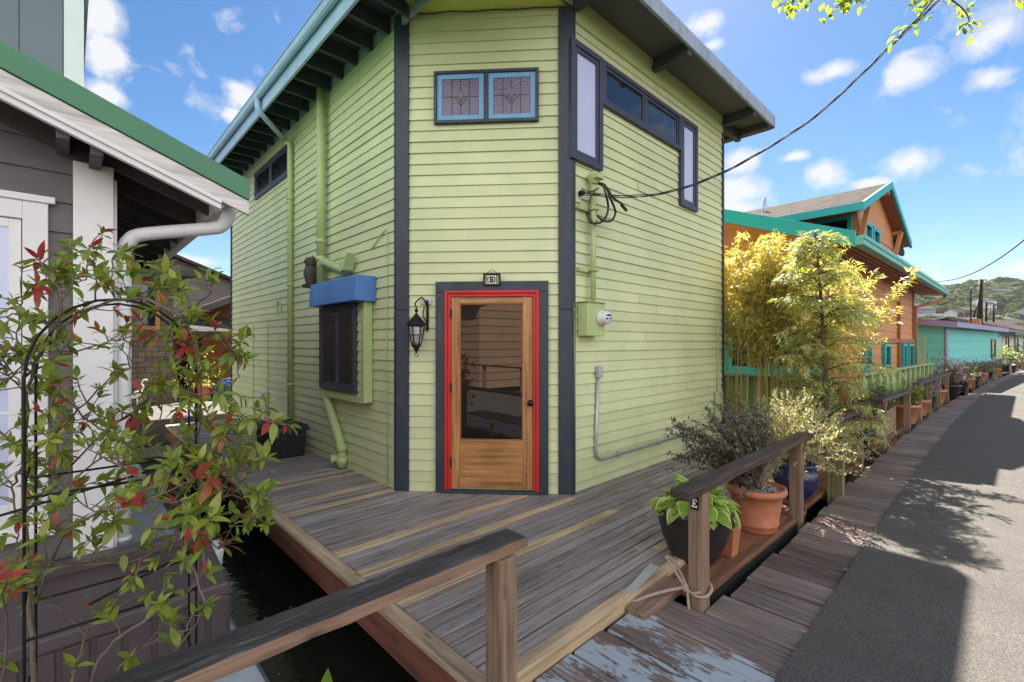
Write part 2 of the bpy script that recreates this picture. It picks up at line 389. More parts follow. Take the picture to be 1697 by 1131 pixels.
M['lf_hebe'] = leafmat('dark_hebe_leaf', [(.065, .078, .050), (.12, .07, .065), (.085, .135, .055), (.20, .22, .185), (.11, .07, .06), (.09, .12, .075)], .15, .35, (1.2, 1.2, .9))
M['lf_pale'] = leafmat('pale_small_leaf', [(.22, .26, .09), (.40, .38, .20), (.48, .42, .27), (.27, .31, .12), (.44, .34, .22)], .42, .45, (1.3, 1.25, .8))
M['lf_cedar'] = leafmat('cypress_spray', [(.27, .32, .08), (.36, .40, .13), (.50, .50, .26), (.30, .35, .10)], .42, .5, (1.45, 1.35, .65))
M['lf_bamboo'] = leafmat('bamboo_leaf', [(.50, .47, .16), (.58, .53, .20), (.42, .43, .14), (.56, .46, .15)], .5, .45, (1.35, 1.2, .6))
M['cane'] = paint('yellow_bamboo_cane', (.38, .33, .10), .5, .2, 8)
M['lf_bush'] = leafmat('mixed_bush_leaf', [(.06, .11, .03), (.11, .16, .045), (.16, .21, .06)], .35, .5)
M['lf_yellow'] = leafmat('lime_yellow_flower', [(.30, .33, .05), (.26, .31, .05)], .35, .5)
M['lf_purple'] = leafmat('purple_flower', [(.22, .13, .45), (.30, .20, .50)], .4, .6, (1.2, 1.1, 1.3))
M['lf_pink'] = leafmat('pink_white_flower', [(.55, .42, .45), (.45, .25, .32), (.6, .55, .55)], .4, .6, (1.2, 1.1, 1.1))
M['lf_far'] = leafmat('far_tree_leaf', [(.040, .062, .022), (.062, .085, .030), (.095, .115, .040), (.035, .052, .025)], .25, .95, spec=.05)
M['lf_over'] = leafmat('overhead_leaf', [(.17, .25, .04), (.25, .32, .06), (.14, .22, .04)], .45, .45, (1.7, 1.6, .5))
# ================================================================== GREEN HOUSE
CL = Vector((2.484, 4.307, 0)); CR = Vector((3.677, 3.0, 0))
LW = Frame(CL, (0, 1, 0), (-1, 0, 0)); RW = Frame(CR, (1, 0, 0), (0, -1, 0))
ce = CR-CL; CW = Frame(CL, ce, (-(-ce.y), -ce.x, 0)); CLEN = ce.length
if CW.n.dot(EYE-CL) < 0: CW.n = -CW.n
LLEN = 11.05-4.307; RLEN = 7.42-3.677
house = thing('lime_green_house', (3.6, 4.6, 0), 'lime green clapboard floating house with red framed wooden front door', 'house')

def siding(fr, length, ztop, pitch=.113, seed=1, z0=0.0):
    rnd = random.Random(seed); mb = MB(); z = z0-.02; k = 0
    while z < ztop-.01:
        zz = min(z+pitch+rnd.uniform(-.002, .002), ztop)
        cuts = [0.0]; x = rnd.uniform(1.2, 3.6)
        while x < length-.5: cuts.append(x); x += rnd.uniform(2.2, 4.2)
        cuts.append(length)
        for a, b in zip(cuts[:-1], cuts[1:]):
            if b < length: b -= .007
            j = rnd.uniform(-.0015, .0015); d1 = .020+rnd.uniform(-.003, .003); z1 = z+j
            n = max(1, int((b-a)/.9)); ds = [d1+rnd.uniform(-.0012, .0012) for _ in range(n+1)]; zs = [z1+rnd.uniform(-.0012, .0012) for _ in range(n+1)]
            P = []
            for i in range(n+1):
                q = a+(b-a)*i/n
                P += [fr.P(q, zs[i], .001), fr.P(q, zs[i], ds[i]), fr.P(q, zz+.012, .003)]
            F = []
            for i in range(n):
                o = 3*i; F += [(o, o+3, o+4, o+1), (o+1, o+4, o+5, o+2)]
            mb.add(P, F)
        z = zz; k += 1
    fr.box(mb, 0, length, z0-.35, ztop, -.12, 0)
    return mb
for nm, fr, ln, zt, sd, lab in (('wall', LW, LLEN, 4.81, 3, 'long left wall of lime clapboard'), ('wall', CW, CLEN, 4.92, 5, 'narrow angled corner wall holding the door'), ('wall', RW, RLEN, 5.09, 9, 'lime clapboard wall facing the dock')):
    siding(fr, ln, zt, .113, sd).build(nm, M['siding'], house)['label'] = lab
# hidden walls so the house is whole
mb = MB(); mb.box(7.30, 7.418, 3.12, 11.05, -.35, 5.0); mb.box(2.6, 7.30, 10.93, 11.05, -.35, 4.8); mb.build('wall', M['siding'], house)

# corner posts (two stacked lengths each, one face per wall)
def corner_post(c, za, zb, fa, fb, da, db, wa=.094, wb=.094):
    mb = MB()
    for z0, z1 in ((za, 1.86), (1.866, zb)):
        t = .040
        fa.box(mb, da[0], da[1], z0, z1, .001, t)
        fb.box(mb, db[0], db[1], z0, z1, .001, t-.003)
    mb.build('corner_board', M['navy'], house, .004)
corner_post(CL, -.02, 4.905, CW, LW, (-.016, .118), (-.016, .030))
corner_post(CR, -.02, 4.915, CW, RW, (CLEN-.116, CLEN+.016), (-.016, .050))
mb = MB(); RW.box(mb, RLEN-.03, RLEN+.02, -.02, 5.05, .001, .035); mb.build('corner_board', M['navy'], house, .003)
mb = MB(); LW.box(mb, LLEN-.03, LLEN+.02, -.02, 4.80, .001, .035); mb.build('corner_board', M['navy'], house, .003)

# ---- roof: deck over everything, rafters and blocking on the left, boxed soffit on the right
UO, VO = 1.975, 2.50            # outer planes of the two overhangs
UE, VE = 8.13, 11.6
roof = MB(); roof.box(2.45, UE, VO-.02, VE, 5.10, 5.16); roof = roof.build('roof', M['darkroof'], house)
# left eave
mb = MB(); mb.box(UO, 2.484, 2.55, VE, 4.985, 5.01); mb.build('eave_boarding', M['rafter'], house)
k = 0; v = 3.34
while v < 11.5:
    mb = MB(); mb.box(UO+.001, 2.480, v-.021, v+.021, 4.815, 4.984); mb.build('rafter', M['rafter'], house, .003); v += .386
mb = MB(); v = 3.34
while v < 11.0:
    mb.box(2.486, 2.51, v+.024, v+.362, 4.80, 4.983); v += .386
mb.build('blocking', M['block'], house)
mb = MB(); mb.box(UO-.03, UO, 2.47, VE, 4.735, 5.01); fas = mb.build('fascia', M['bluefascia'], house, .004)
# gutter: open half round-ish trough with a rolled lip, along the left eave
mb = MB(); prof = [(-.002, .09), (-.002, 0), (-.03, -.03), (-.075, -.035), (-.105, -.01), (-.118, .05), (-.118, .095), (-.128, .10), (-.128, .085)]
pts0 = [Vector((UO-.032+a*.7, 2.50, 4.92+b*.72)) for a, b in prof]; pts1 = [Vector((UO-.032+a*.7, VE, 4.92+b*.72)) for a, b in prof]
for i in range(len(prof)-1): mb.quad(pts0[i], pts0[i+1], pts1[i+1], pts1[i])
mb.poly(pts0); mb.poly(pts1[::-1])
mb.build('gutter', M['bluefascia'], house)
# right eave: fascia, soffit, lookout beams
mb = MB(); mb.box(UO-.03, UE, VO-.035, VO, 4.97, 5.15); mb.build('fascia', M['greyfascia'], house, .004)
mb = MB(); mb.box(UE, UE+.035, VO-.035, VE, 4.95, 5.15); mb.build('fascia', M['soffit'], house, .004)
mb = MB(); mb.box(3.70, UE-.001, VO+.001, 2.998, 5.045, 5.09); mb.box(7.43, UE-.001, 3.0, VE, 5.045, 5.09); mb.build('soffit', M['soffit'], house)
uL = [5.26, 7.42+.04]
for u in (3.72, 5.28, 7.40):
    mb = MB(); mb.box(u-.045, u+.045, VO+.002, 2.978, 4.90, 5.044)
    mb.build('lookout_beam', M['rafter'], house, .006)
mb = MB(); mb.box(7.99, 8.128, VO+.002, VE, 4.93, 5.044); mb.build('lookout_beam', M['rafter'], house, .004)
mb = MB(); mb.box(7.46, 8.1, 2.96, 3.04, 4.88, 5.03); mb.build('lookout_beam', M['rafter'], house, .004)
# corner soffit in lime under the roof point
mb = MB(); mb.prism([(2.484, 2.999, 4.925), (3.70, 2.999, 4.925), (3.70, 3.0, 4.925), (CR.x+.02, CR.y-.02, 4.925), (CL.x-.0, CL.y, 4.925)], (0, 0, .15)); 
mb.build('corner_soffit', M['lime_soffit'], house)
mb = MB(); mb.box(2.440, 2.483, 2.52, 4.29, 4.93, 4.984); mb.box(2.484, 3.69, 2.955, 2.998, 4.93, 5.05); mb.build('frieze_board', M['lime'], house, .003)
mb = MB(); mb.box(3.72, 7.42, 2.955, 2.999, 4.97, 5.044); mb.box(3.74, 7.40, 2.968, 2.998, 4.80, 4.966); mb.build('frieze_board', M['lime'], house, .003)
mb = MB(); mb.tube([CW.P(.0+CLEN*t, 4.912+.004*math.sin(t*26), .035+.003*math.sin(t*23)) for t in [i/40 for i in range(41)]], .006, 6); mb.build('string_cable', M['blackwire'], house)

def ring(fr, mb, a0, a1, z0, z1, w, d0, d1, m=0, wb=None, wt=None):
    wb = wb or w; wt = wt or w
    fr.box(mb, a0, a0+w, z0, z1, d0, d1, m); fr.box(mb, a1-w, a1, z0, z1, d0, d1, m)
    fr.box(mb, a0+w, a1-w, z0, z0+wb, d0, d1, m); fr.box(mb, a0+w, a1-w, z1-wt, z1, d0, d1, m)
def window(parent, fr, a0, a1, z0, z1, frame_m, pane_m, w=.055, sash=.045, splits=(0, 1), depth=.05, d0=.0, sash_m=None, label=None):
    """outer frame, then one sash ring and one pane per light"""
    mb = MB(); ring(fr, mb, a0, a1, z0, z1, w, d0, depth)
    for t in splits[1:-1]:
        c = a0+w+(a1-a0-2*w)*t; fr.box(mb, c-.022, c+.022, z0+w, z1-w, d0, depth-.006)
    f = mb.build('window', frame_m, parent, .004)
    if label: f['label'] = label
    for i in range(len(splits)-1):
        b0 = a0+w+(a1-a0-2*w)*splits[i]+(.022 if i else 0)+.001; b1 = a0+w+(a1-a0-2*w)*splits[i+1]-(.022 if i < len(splits)-2 else 0)-.001
        mb = MB(); ring(fr, mb, b0, b1, z0+w+.001, z1-w-.001, sash, d0, max(depth-.014-(.004*(i % 2)), .034)); mb.build('sash', sash_m or frame_m, f, .003)
        mb = MB(); fr.box(mb, b0+sash-.002, b1-sash+.002, z0+w+sash-.002, z1-w-sash+.002, d0+.002, max(depth-.030, .0305))
        mb.build('pane', pane_m[i] if isinstance(pane_m, (list, tuple)) else pane_m, f)
    return f
def span(fr, tl, br, d):
    a0, z1 = fr.hit(*tl, d); a1, z0 = fr.hit(*br, d); return min(a0, a1), max(a0, a1), min(z0, z1), max(z0, z1)
# right wall: tall light, slider, tall light
a0, a1, z0, z1 = span(RW, (946.5, 61), (996, 281), .05); w1 = (a0, a1)
zt = RW.hit(946.5, 61, .05)[1]; zb = RW.hit(995, 281, .05)[1]
za, zc = RW.hit(998.6, 95.5, .05)[1], RW.hit(998.6, 173, .05)[1]
s0 = RW.hit(999, 95, .05)[0]; s1 = RW.hit(1128.5, 193, .05)[0]; e1 = RW.hit(1156, 211, .05)[0]
zt = (zt+za+RW.hit(1156.4, 211.6, .05)[1])/3; zb = (zb+RW.hit(1154, 352, .05)[1])/2; zc = (zc+RW.hit(1129, 249.5, .05)[1])/2
window(house, RW, a0, s0-.004, zb, zt, M['navyframe'], M['blindglass'], .06, .045, depth=.062, label='tall window with a pale blind beside the slate corner post')
window(house, RW, s0, s1-.004, zc, zt-.002, M['navyframe'], M['winglass'], .05, .035, (0, .5, 1), depth=.058, label='wide short sliding window high on the dock wall')
window(house, RW, s1, e1, zb, zt, M['navyframe'], M['blindglass'], .055, .05, depth=.062, label='tall window with a pale blind near the far end')
# chamfer stained glass
a0, a1, z0, z1 = span(CW, (719, 119), (893, 200), .045)
f = window(house, CW, a0, a1, z0, z1, M['navy'], M['purpleglass'], .032, .05, (0, .5, 1), depth=.055, sash_m=M['sashblue'], label='pair of stained glass lights in blue sashes')
mid = (a0+a1)/2; hw = (a1-a0)/2; g = (z1-z0)
for i, c in enumerate((mid-hw/2+.006, mid+hw/2-.006)):
    zc_ = (z0+z1)/2; b = hw/2-.085; hh = g/2-.085
    mb = MB()
    for t in (-.5, 0, .5): CW.box(mb, c+b*t*.98-.003, c+b*t*.98+.003, zc_-hh, zc_+hh, .030, .034)
    CW.box(mb, c-b, c+b, zc_+.005, zc_+.010, .030, .0335); mb.build('lead_line', M['lead'], f)
    for sgn in (-1, 1):
        mb = MB(); mb.prism([CW.P(c+sgn*x*.9, zc_+z*.9-.01, .0345) for x, z in ((0.003, -.085), (.045, -.03), (.075, .012), (.03, -.005), (.022, .03), (.006, -.03))], CW.n*.004); mb.build('tulip_leaf', M['greenglass'], f)
    mb = MB(); mb.prism([CW.P(c+x, zc_+z, .0345) for x, z in ((0, -.022), (.024, .02), (0, .065), (-.024, .02))], CW.n*.003); mb.build('tulip_petal', M['amberglass'], f)
# ---- front door
c0 = CW.hit(722, 467, .05)[0]; c1 = CW.hit(909, 467, .05)[0]; zc1 = CW.hit(815, 466.5, .05)[1]
mb = MB(); w_ = .108
CW.box(mb, c0, c0+w_, -.01, zc1-w_, .001, .062); CW.box(mb, c1-w_, c1, -.01, zc1-w_, .001, .062); CW.box(mb, c0, c1, zc1-w_+.001, zc1, .001, .062)
mb.build('door_casing', M['navy'], house, .004)
r0, r1, rz = c0+w_-.012, c1-w_+.012, zc1-w_+.014
mb = MB(); rw = .062
CW.box(mb, r0, r0+.028, .03, rz, .001, .074); CW.box(mb, r1-.028, r1, .03, rz, .001, .074); CW.box(mb, r0+.028, r1-.028, rz-.028, rz, .001, .074)
CW.box(mb, r0+.0285, r0+rw, .03, rz-.0285, .001, .058); CW.box(mb, r1-rw, r1-.0285, .03, rz-.0285, .001, .058); CW.box(mb, r0+rw, r1-rw, rz-rw, rz-.0285, .001, .058)
mb.build('door_frame', M['red'], house, .004)
mb = MB(); CW.box(mb, r0-.02, r1+.02, -.005, .029, .001, .085); mb.build('threshold', M['navy'], house, .004)
d0, d1, dz0, dz1 = r0+rw+.003, r1-rw-.003, .045, rz-rw-.003
g0 = CW.hit(762, 600, .03)[0]; g1 = CW.hit(867, 600, .03)[0]; gz0 = CW.hit(815, 730, .03)[1]; gz1 = CW.hit(815, 503, .03)[1]
mb = MB(); D = .045
CW.box(mb, d0, g0, dz0, dz1, .001, D); CW.box(mb, g1, d1, dz0, dz1, .001, D)
door = mb.build('door', M['fir'], house, .003)
for q0, q1 in ((gz1, dz1), (dz0, gz0)):
    mb = MB(); CW.box(mb, g0+.001, g1-.001, q0, q1, .001, D-.0015); mb.build('door_rail', M['firh'], door, .003)
mb = MB(); ring(CW, mb, g0+.001, g1-.001, gz0+.001, gz1-.001, .012, .001, D-.006); mb.build('glazing_bead', M['orangetrim'], door, .002)
mb = MB(); CW.box(mb, g0+.013, g1-.013, gz0+.013, gz1-.013, .001, .029); mb.build('door_pane', M['doorglass'], door)
ks, kz = CW.hit(879, 668, .06); mb = MB(); mb.lathe(CW.P(ks, kz, D), [(.030, 0), (.030, .006), (.012, .010), (.011, .032), (.026, .040), (.031, .055), (.024, .068), (.0, .071)], 20, 0, CW.n); mb.build('door_knob', M['bronze'], door)
for py in (520, 643, 766):
    hs, hz = CW.hit(743, py, .05); mb = MB(); CW.box(mb, d0-.012, d0+.004, hz-.05, hz+.05, .0452, .064); mb.build('hinge', M['black'], door, .002)

# ---- left wall: bay box with blue canopy
bu, bv0, bv1, bz0, bz1 = 2.366, 4.84, 6.06, .87, 1.985
mb = MB(); z = bz0; rr = random.Random(2)
mb.box(bu+.02, 2.462, bv0+.02, bv1-.02, bz0, bz1)
BF = Frame((bu+.02, bv0, 0), (0, 1, 0), (-1, 0, 0)); BS = Frame((bu, bv0+.02, 0), (1, 0, 0), (0, -1, 0))
while z < bz1-.02:
    zz = min(z+.113, bz1)
    for fr, ln in ((BF, bv1-bv0), (BS, 2.462-bu)):
        mb.add([fr.P(0, z, 0), fr.P(ln, z, 0), fr.P(ln, z, .018), fr.P(0, z, .018), fr.P(0, zz, .004), fr.P(ln, zz, .004)], [(0, 1, 2, 3), (3, 2, 5, 4)])
    z = zz
mb.box(bu-.012, 2.46, bv0-.012, bv0+.05, bz0-.01, bz1, 1); mb.box(bu-.012, 2.46, bv0+.0505, bv1, bz0-.02, bz0+.055, 1)
bay = mb.build('bay_box', [M['siding'], M['lime']], house, .003)
a0, z1_ = BF.hit(531.7, 506, .03); a1, _ = BF.hit(590, 520, .03); z0_ = BF.hit(590, 653, .03)[1]
a0, a1 = min(a0, a1), max(a0, a1)
window(house, BF, a0, min(a1, bv1-bv0-.02), z0_, bz1-.01, M['navyframe'], M['winglass'], .065, .03, (0, .5, 1), depth=.055, d0=.0, label='dark window in the projecting bay under the blue canopy')
mb = MB(); mb.hexa([(2.215, 4.755, 1.985), (2.462, 4.755, 1.985), (2.462, 6.06, 1.985), (2.215, 6.06, 1.985), (2.235, 4.755, 2.262), (2.462, 4.755, 2.262), (2.462, 6.06, 2.262), (2.235, 6.06, 2.262)])
mb.build('canopy', M['blueshade'], house, .004)
# high window on the left wall
a0, z1_ = LW.hit(421.5, 288, .04); a1, _ = LW.hit(477, 237, .04); zb_ = LW.hit(477, 291, .04)[1]; zt_ = LW.hit(477, 237, .04)[1]
zb2 = LW.hit(421.5, 331, .04)[1]; zt2 = LW.hit(421.5, 288, .04)[1]
window(house, LW, min(a0, a1), max(a0, a1), (zb_+zb2)/2, (zt_+zt2)/2, M['navyframe'], M['winglass'], .05, .035, (0, .5, 1), depth=.045, label='short wide window high on the left wall')
# downspout and soil pipe
def lw(px, py, d): a, z = LW.hit(px, py, d); return LW.P(a, z, d)
g = onU(427, 186, UO-.08); q = lw(481, 226, .06)
path = [(g.x, g.y, 4.90), (g.x, g.y, 4.76), (g.x+.05, g.y-.02, 4.69), (2.37, q.y+.06, 4.58), (2.424, q.y, 4.52), (2.424, q.y, 4.40), (2.424, q.y, .05)]
mb = MB(); mb.tube([path[0], path[1], path[2], path[3]], .038, 10); mb.build('downspout', M['bluefascia'], house)
mb = MB(); mb.tube(path[3:], .040, 10)
for z in (.9, 2.4, 3.7): mb.lathe((2.424, q.y, z), [(.05, -.02), (.052, 0), (.05, .02)], 12)
mb.build('downspout', M['lime'], house)
p1 = lw(532, 140, .10); ux = 2.384
mb = MB(); pv = p1.y
mb.tube([(ux, pv, 4.83), (ux, pv, 2.30)], .056, 14)
for z in (2.85, 2.62): mb.lathe((ux, pv, z), [(.062, -.03), (.064, 0), (.062, .03)], 14)
e = lw(575, 441, .10)
mb.tube(smoothpath([(ux, pv, 2.52), (ux, pv-.12, 2.56), (ux, e.y+.12, e.z-.03), (ux, e.y, e.z)], 4), .054, 12)
mb.lathe((ux, e.y+.02, e.z), [(.060, -.03), (.062, .05), (.050, .052)], 14, 0, (0, -.96, .25))
mb.hexa([(ux-.07, e.y-.02, e.z-.06), (ux+.07, e.y-.02, e.z-.06), (ux+.07, e.y+.06, e.z-.07), (ux-.07, e.y+.06, e.z-.07), (ux-.05, e.y-.13, e.z+.13), (ux+.05, e.y-.13, e.z+.13), (ux+.05, e.y-.10, e.z+.14), (ux-.05, e.y-.10, e.z+.14)])
mb.build('soil_pipe', M['lime'], house)
b0 = lw(540, 655, .08); b1 = lw(566, 742, .08); b2 = lw(571, 772, .08)
mb = MB(); mb.tube([b0+Vector((0, 0, .08)), b0, b1-Vector((0, -.03, -.05)), b1, (b1.x, b1.y-.01, .02)], .056, 14)
mb.lathe((b1.x, b1.y, b1.z), [(.063, -.05), (.066, 0), (.063, .05)], 14); mb.lathe((b1.x, b1.y-.01, .10), [(.063, -.05), (.066, 0), (.063, .05)], 14)
mb.tube([(b1.x, b1.y+.03, .12), (b1.x-.09, b1.y+.06, .12)], .045, 12); mb.lathe((b1.x-.09, b1.y+.06, .12), [(.052, -.02), (.052, .02)], 12, 0, (-1, .3, 0))
mb.build('soil_pipe', M['lime'], house)
# thin things on the left wall
mb = MB()
x1 = LW.hit(642, 350, .03)[0]
mb.tube([LW.P(x1+.35, 2.58, .028), LW.P(x1+.1, 2.72, .028), LW.P(x1+.02, 2.74, .03), LW.P(x1, 2.66, .03), LW.P(x1+.01, 1.6, .031), LW.P(x1, .02, .03)], .006, 6); mb.build('wall_cable', M['lime'], house)
for px in (419, 443):
    a = LW.hit(px, 600, .03)[0]; mb = MB(); LW.box(mb, a-.012, a+.012, .02, 1.85, .012, .027); mb.build('hatch_trim', M['lime'], house)
c = lw(462, 512, .03); mb = MB(); mb.tube(smoothpath([c+Vector((0, .10*math.cos(t), .13*math.sin(t))) for t in [i*.55-.9 for i in range(9)]], 3), .012, 8); mb.build('hose_hook', M['lime'], house)
c = lw(443, 650, .03); mb = MB(); mb.tube([c, c+Vector((-.06, 0, 0)), c+Vector((-.10, .03, -.10))], [.02, .03, .045], 10); mb.build('hose_tap', M['whitepvc'], house)

# right wall details that are plumbed to the house: conduit
def rw_(px, py, d): a, z = RW.hit(px, py, d); return RW.P(a, z, d)
t0 = rw_(991, 625, .035); bt = rw_(987, 735, .035); be = rw_(1003, 757, .035)
mb = MB(); mb.tube([t0, (bt.x, bt.y, .42), (bt.x+.015, bt.y, .33), (bt.x+.06, bt.y, .285), (bt.x+.13, bt.y, .27), (7.1, bt.y, .27)], .017, 10)
for u in (4.5, 5.4, 6.3): mb.box(u-.012, u+.012, bt.y-.022, bt.y+.02, .245, .295)
mb.build('conduit', M['greymetal'], house)
mb = MB(); p = rw_(991, 616, .03); mb.box(p.x-.035, p.x+.035, 2.93, 2.975, p.z-.065, p.z+.06); mb.build('junction_box', M['greymetal'], house, .006)
p = rw_(1183, 668, .04); mb = MB(); mb.box(7.10, 7.24, 2.90, 2.975, .40, .78); mb.build('junction_box', M['lime'], house, .006)
a = rw_(1188, 500, .03).x; mb = MB(); mb.tube([(a, 2.968, .78), (a+.01, 2.966, 1.3), (a-.01, 2.967, 2.2)], .006, 6); mb.build('wall_cable', M['lime'], house)
a = rw_(951, 500, .03).x; mb = MB(); mb.tube([(a, 2.968, .55), (a+.012, 2.966, 1.1), (a-.008, 2.967, 1.95)], .005, 6); mb.build('wall_cable', M['lime'], house)

# ---- electricity mast, meter and service drop
mast = thing('service_mast', rw_(983, 500, .08), 'lime painted electrical mast strapped to the wall with looped black wires', 'electrical mast')
mu = rw_(983, 400, .08).x; mv = 2.92; zt = rw_(983, 300, .08).z
mb = MB(); mb.tube([(mu, mv, rw_(983, 505, .08).z), (mu, mv, zt)], .027, 12); mb.build('mast_pipe', M['lime'], mast)
mb = MB(); mb.lathe((mu, mv-.01, zt-.02), [(.035, -.02), (.045, 0), (.062, .03), (.064, .075), (.045, .10), (.0, .105)], 16); mb.box(mu-.06, mu+.06, mv-.10, mv-.02, zt, zt+.05); mb.build('weatherhead', M['lime'], mast, .006)
for py in (350, 450):
    c = rw_(983, py, .05); mb = MB(); mb.box(mu-.20, mu+.10, 2.945, 2.975, c.z-.020, c.z+.020)
    for i in range(9): mb.lathe((mu-.19+i*.034, 2.945, c.z), [(.007, 0), (.007, .004)], 8, 0, (0, -1, 0))
    mb.tube([(mu-.04, 2.95, c.z), (mu-.04, mv-.035, c.z), (mu+.04, mv-.035, c.z), (mu+.04, 2.95, c.z)], .010, 6); mb.build('strap', M['lime'], mast)
mb = MB()
def wp_(px, py, k): a, z = RW.hit(px, py, k); return RW.P(a, z, k)
for pts, r in (([(988, 303, .10), (998, 306, .16), (1004, 322, .20), (1008, 345, .18), (1003, 362, .17), (992, 370, .16), (978, 368, .13), (972, 352, .08)], .012),
               ([(990, 303, .10), (1003, 308, .18), (1012, 330, .22), (1020, 352, .20), (1013, 366, .19), (1000, 366, .18), (990, 358, .16)], .012),
               ([(991, 304, .10), (1006, 312, .20), (1016, 328, .24), (1030, 338, .24), (1036, 347, .22)], .012),
               ([(985, 318, .12), (978, 330, .11), (976, 352, .10), (984, 372, .12), (990, 366, .13)], .006),
               ([(968, 321, .08), (985, 316, .13), (992, 312, .13)], .008), ([(1030, 340, .235), (1038, 349, .22)], .017)):
    mb.tube(smoothpath([wp_(*p) for p in pts], 5), r, 8)
mb.build('wire_loop', M['blackwire'], mast)
met = thing('electric_meter', rw_(983, 557, .06), 'lime painted meter box with a round glass electricity meter', 'meter')
m0 = rw_(966, 500, .13); m1 = rw_(999, 500, .13); mz0 = rw_(975, 557, .10).z; mz1 = rw_(975, 502, .10).z
mb = MB(); mb.box(m0.x+.05, m1.x+.01, 2.85, 2.978, mz0, mz1); mb.box(m0.x+.03, m1.x+.02, 2.83, 2.978, mz1+.001, mz1+.012); mb.build('meter_box', M['lime'], met, .006)
c = Vector((m1.x-.055, 2.85, rw_(992, 527, .15).z)); mb = MB(); mb.lathe(c, [(.084, 0), (.084, .014), (.072, .016), (.070, .075), (.062, .090), (.0, .094)], 28, 0, (0, -1, 0)); mb.build('meter_dial', M['meterglass'], met)
mb = MB(); y = 2.85-.0955
mb.box(c.x-.03, c.x+.035, y-.001, y+.002, c.z+.018, c.z+.034); mb.box(c.x-.048, c.x-.034, y-.001, y+.012, c.z+.018, c.z+.026); mb.box(c.x-.045, c.x-.02, y-.001, y+.012, c.z-.018, c.z-.002)
mb.box(c.x-.01, c.x+.01, y-.001, y+.004, c.z-.012, c.z-.006); mb.box(c.x+.02, c.x+.045, y-.001, y+.012, c.z-.012, c.z-.006); mb.build('dial_marking', M['black'], met)
# insulator plate
ip = rw_(958, 322, .02); ins = thing('cable_anchor', ip, 'small timber block and insulator holding the overhead cable', 'cable anchor')
mb = MB(); mb.box(ip.x-.055, ip.x+.035, 2.965, 2.985, ip.z-.09, ip.z+.11); mb.build('mounting_block', M['siding'], ins, .003)
mb = MB(); mb.lathe((ip.x, 2.962, ip.z), [(.018, 0), (.03, .012), (.02, .024), (.032, .036), (.02, .05), (.012, .07)], 14, 0, (0, -1, 0)); mb.build('insulator', M['bronze'], ins)
# overhead service cable: twisted strands from the anchor to a pole across the dock
cp = [at(964, 321, 4.72), at(1040, 326, 4.74), at(1110, 318, 4.72), at(1190, 290, 4.66), at(1270, 247, 4.58), at(1350, 194, 4.5), at(1420, 131, 4.42), at(1470, 82, 4.36), at(1525, 30, 4.3)]
ext = cp[-1]-cp[-2]; cp += [cp[-1]+ext*1.3, cp[-1]+ext*3.2+Vector((0, 0, -.02)), cp[-1]+ext*6+Vector((0, 0, .35))]
sp = smoothpath(cp, 8); poleP = sp[-1]
mb = MB()
for k in range(3):
    pts = []
    for i, p in enumerate(sp):
        d = (sp[min(i+1, len(sp)-1)]-sp[max(0, i-1)]).normalized(); s_ = d.cross(Vector((0, 0, 1))).normalized(); u_ = s_.cross(d); t = i*.33+k*2.1
        rr_ = .0085*(1.5 if i < 12 else 1); pts.append(p+s_*math.cos(t)*rr_+u_*math.sin(t)*rr_)
    mb.tube(pts, .0050, 6)
w = mb.build('overhead_cable', M['wire'], root=sp[0]); tag(w, 'twisted grey service cable sagging from the green house across the sky', 'cable')
up = thing('utility_pole', (poleP.x, poleP.y, -.05), 'tall timber utility pole beyond the dock edge', 'utility pole')
mb = MB(); mb.tube([(poleP.x+.16, poleP.y, -.5), (poleP.x+.16, poleP.y, poleP.z+1.6)], [.15, .11], 12); mb.build('pole', M['bark'], up)
mb = MB(); mb.beam((poleP.x+.02, poleP.y-1, poleP.z+1), (poleP.x+.02, poleP.y+1, poleP.z+1), .09, .11); mb.build('crossarm', M['bark'], up)

# ---- door plaque with the letter E
def letterE(mb, fr, a, z, h, d, m=0, w=None):
    w = w or h*.72; t = h*.15; s_ = h*.19
    fr.box(mb, a-w*.32, a-w*.32+s_, z-h/2, z+h/2, d, d+.002, m)
    for zz, x1 in ((z+h/2-t*.5, w*.42), (z-h/2+t*.5, w*.46)): fr.box(mb, a-w*.5, a+x1, zz-t*.5, zz+t*.5, d+.0004, d+.0022, m)
    fr.box(mb, a-w*.3, a+w*.2, z-t*.4, z+t*.4, d+.0003, d+.0021, m)
    for zz, sg in ((z+h/2-t, -1), (z-h/2+t, 1)): fr.box(mb, a+w*.32, a+w*.42, min(zz, zz+sg*t*1.0), max(zz, zz+sg*t*1.0), d+.0002, d+.0023, m)
    fr.box(mb, a+w*.12, a+w*.2, z-t*1.1, z+t*1.1, d+.0001, d+.0024, m)
ps, pz = CW.hit(815.5, 464, .06)
plq = thing('house_letter_plaque', CW.P(ps, pz, .05), 'small black framed tile plaque reading E above the door', 'door plaque')
mb = MB(); CW.box(mb, ps-.085, ps+.085, pz-.058, pz+.058, .064, .072); ring(CW, mb, ps-.088, ps+.088, pz-.061, pz+.061, .013, .0725, .084); mb.build('plaque_frame', M['black'], plq, .002)
mb = MB(); CW.box(mb, ps-.072, ps+.072, pz-.046, pz+.046, .0722, .0745); mt = paint('mosaic_tile', (.26, .22, .13), .4, .8, 90, bmp=.3); mb.build('tile', mt, plq)
mb = MB(); letterE(mb, CW, ps, pz, .080, .0746, 0, .098); mb.build('letter', M['white'], plq)
mb = MB(); letterE(mb, CW, ps, pz, .062, .0772, 0, .062); mb.build('letter_face', M['black'], plq)
mb = MB(); mb.tube([CW.P(ps-.06, pz+.06, .074), CW.P(ps, pz+.10, .070), CW.P(ps+.06, pz+.06, .074)], .003, 6); mb.build('hanging_wire', M['black'], plq)

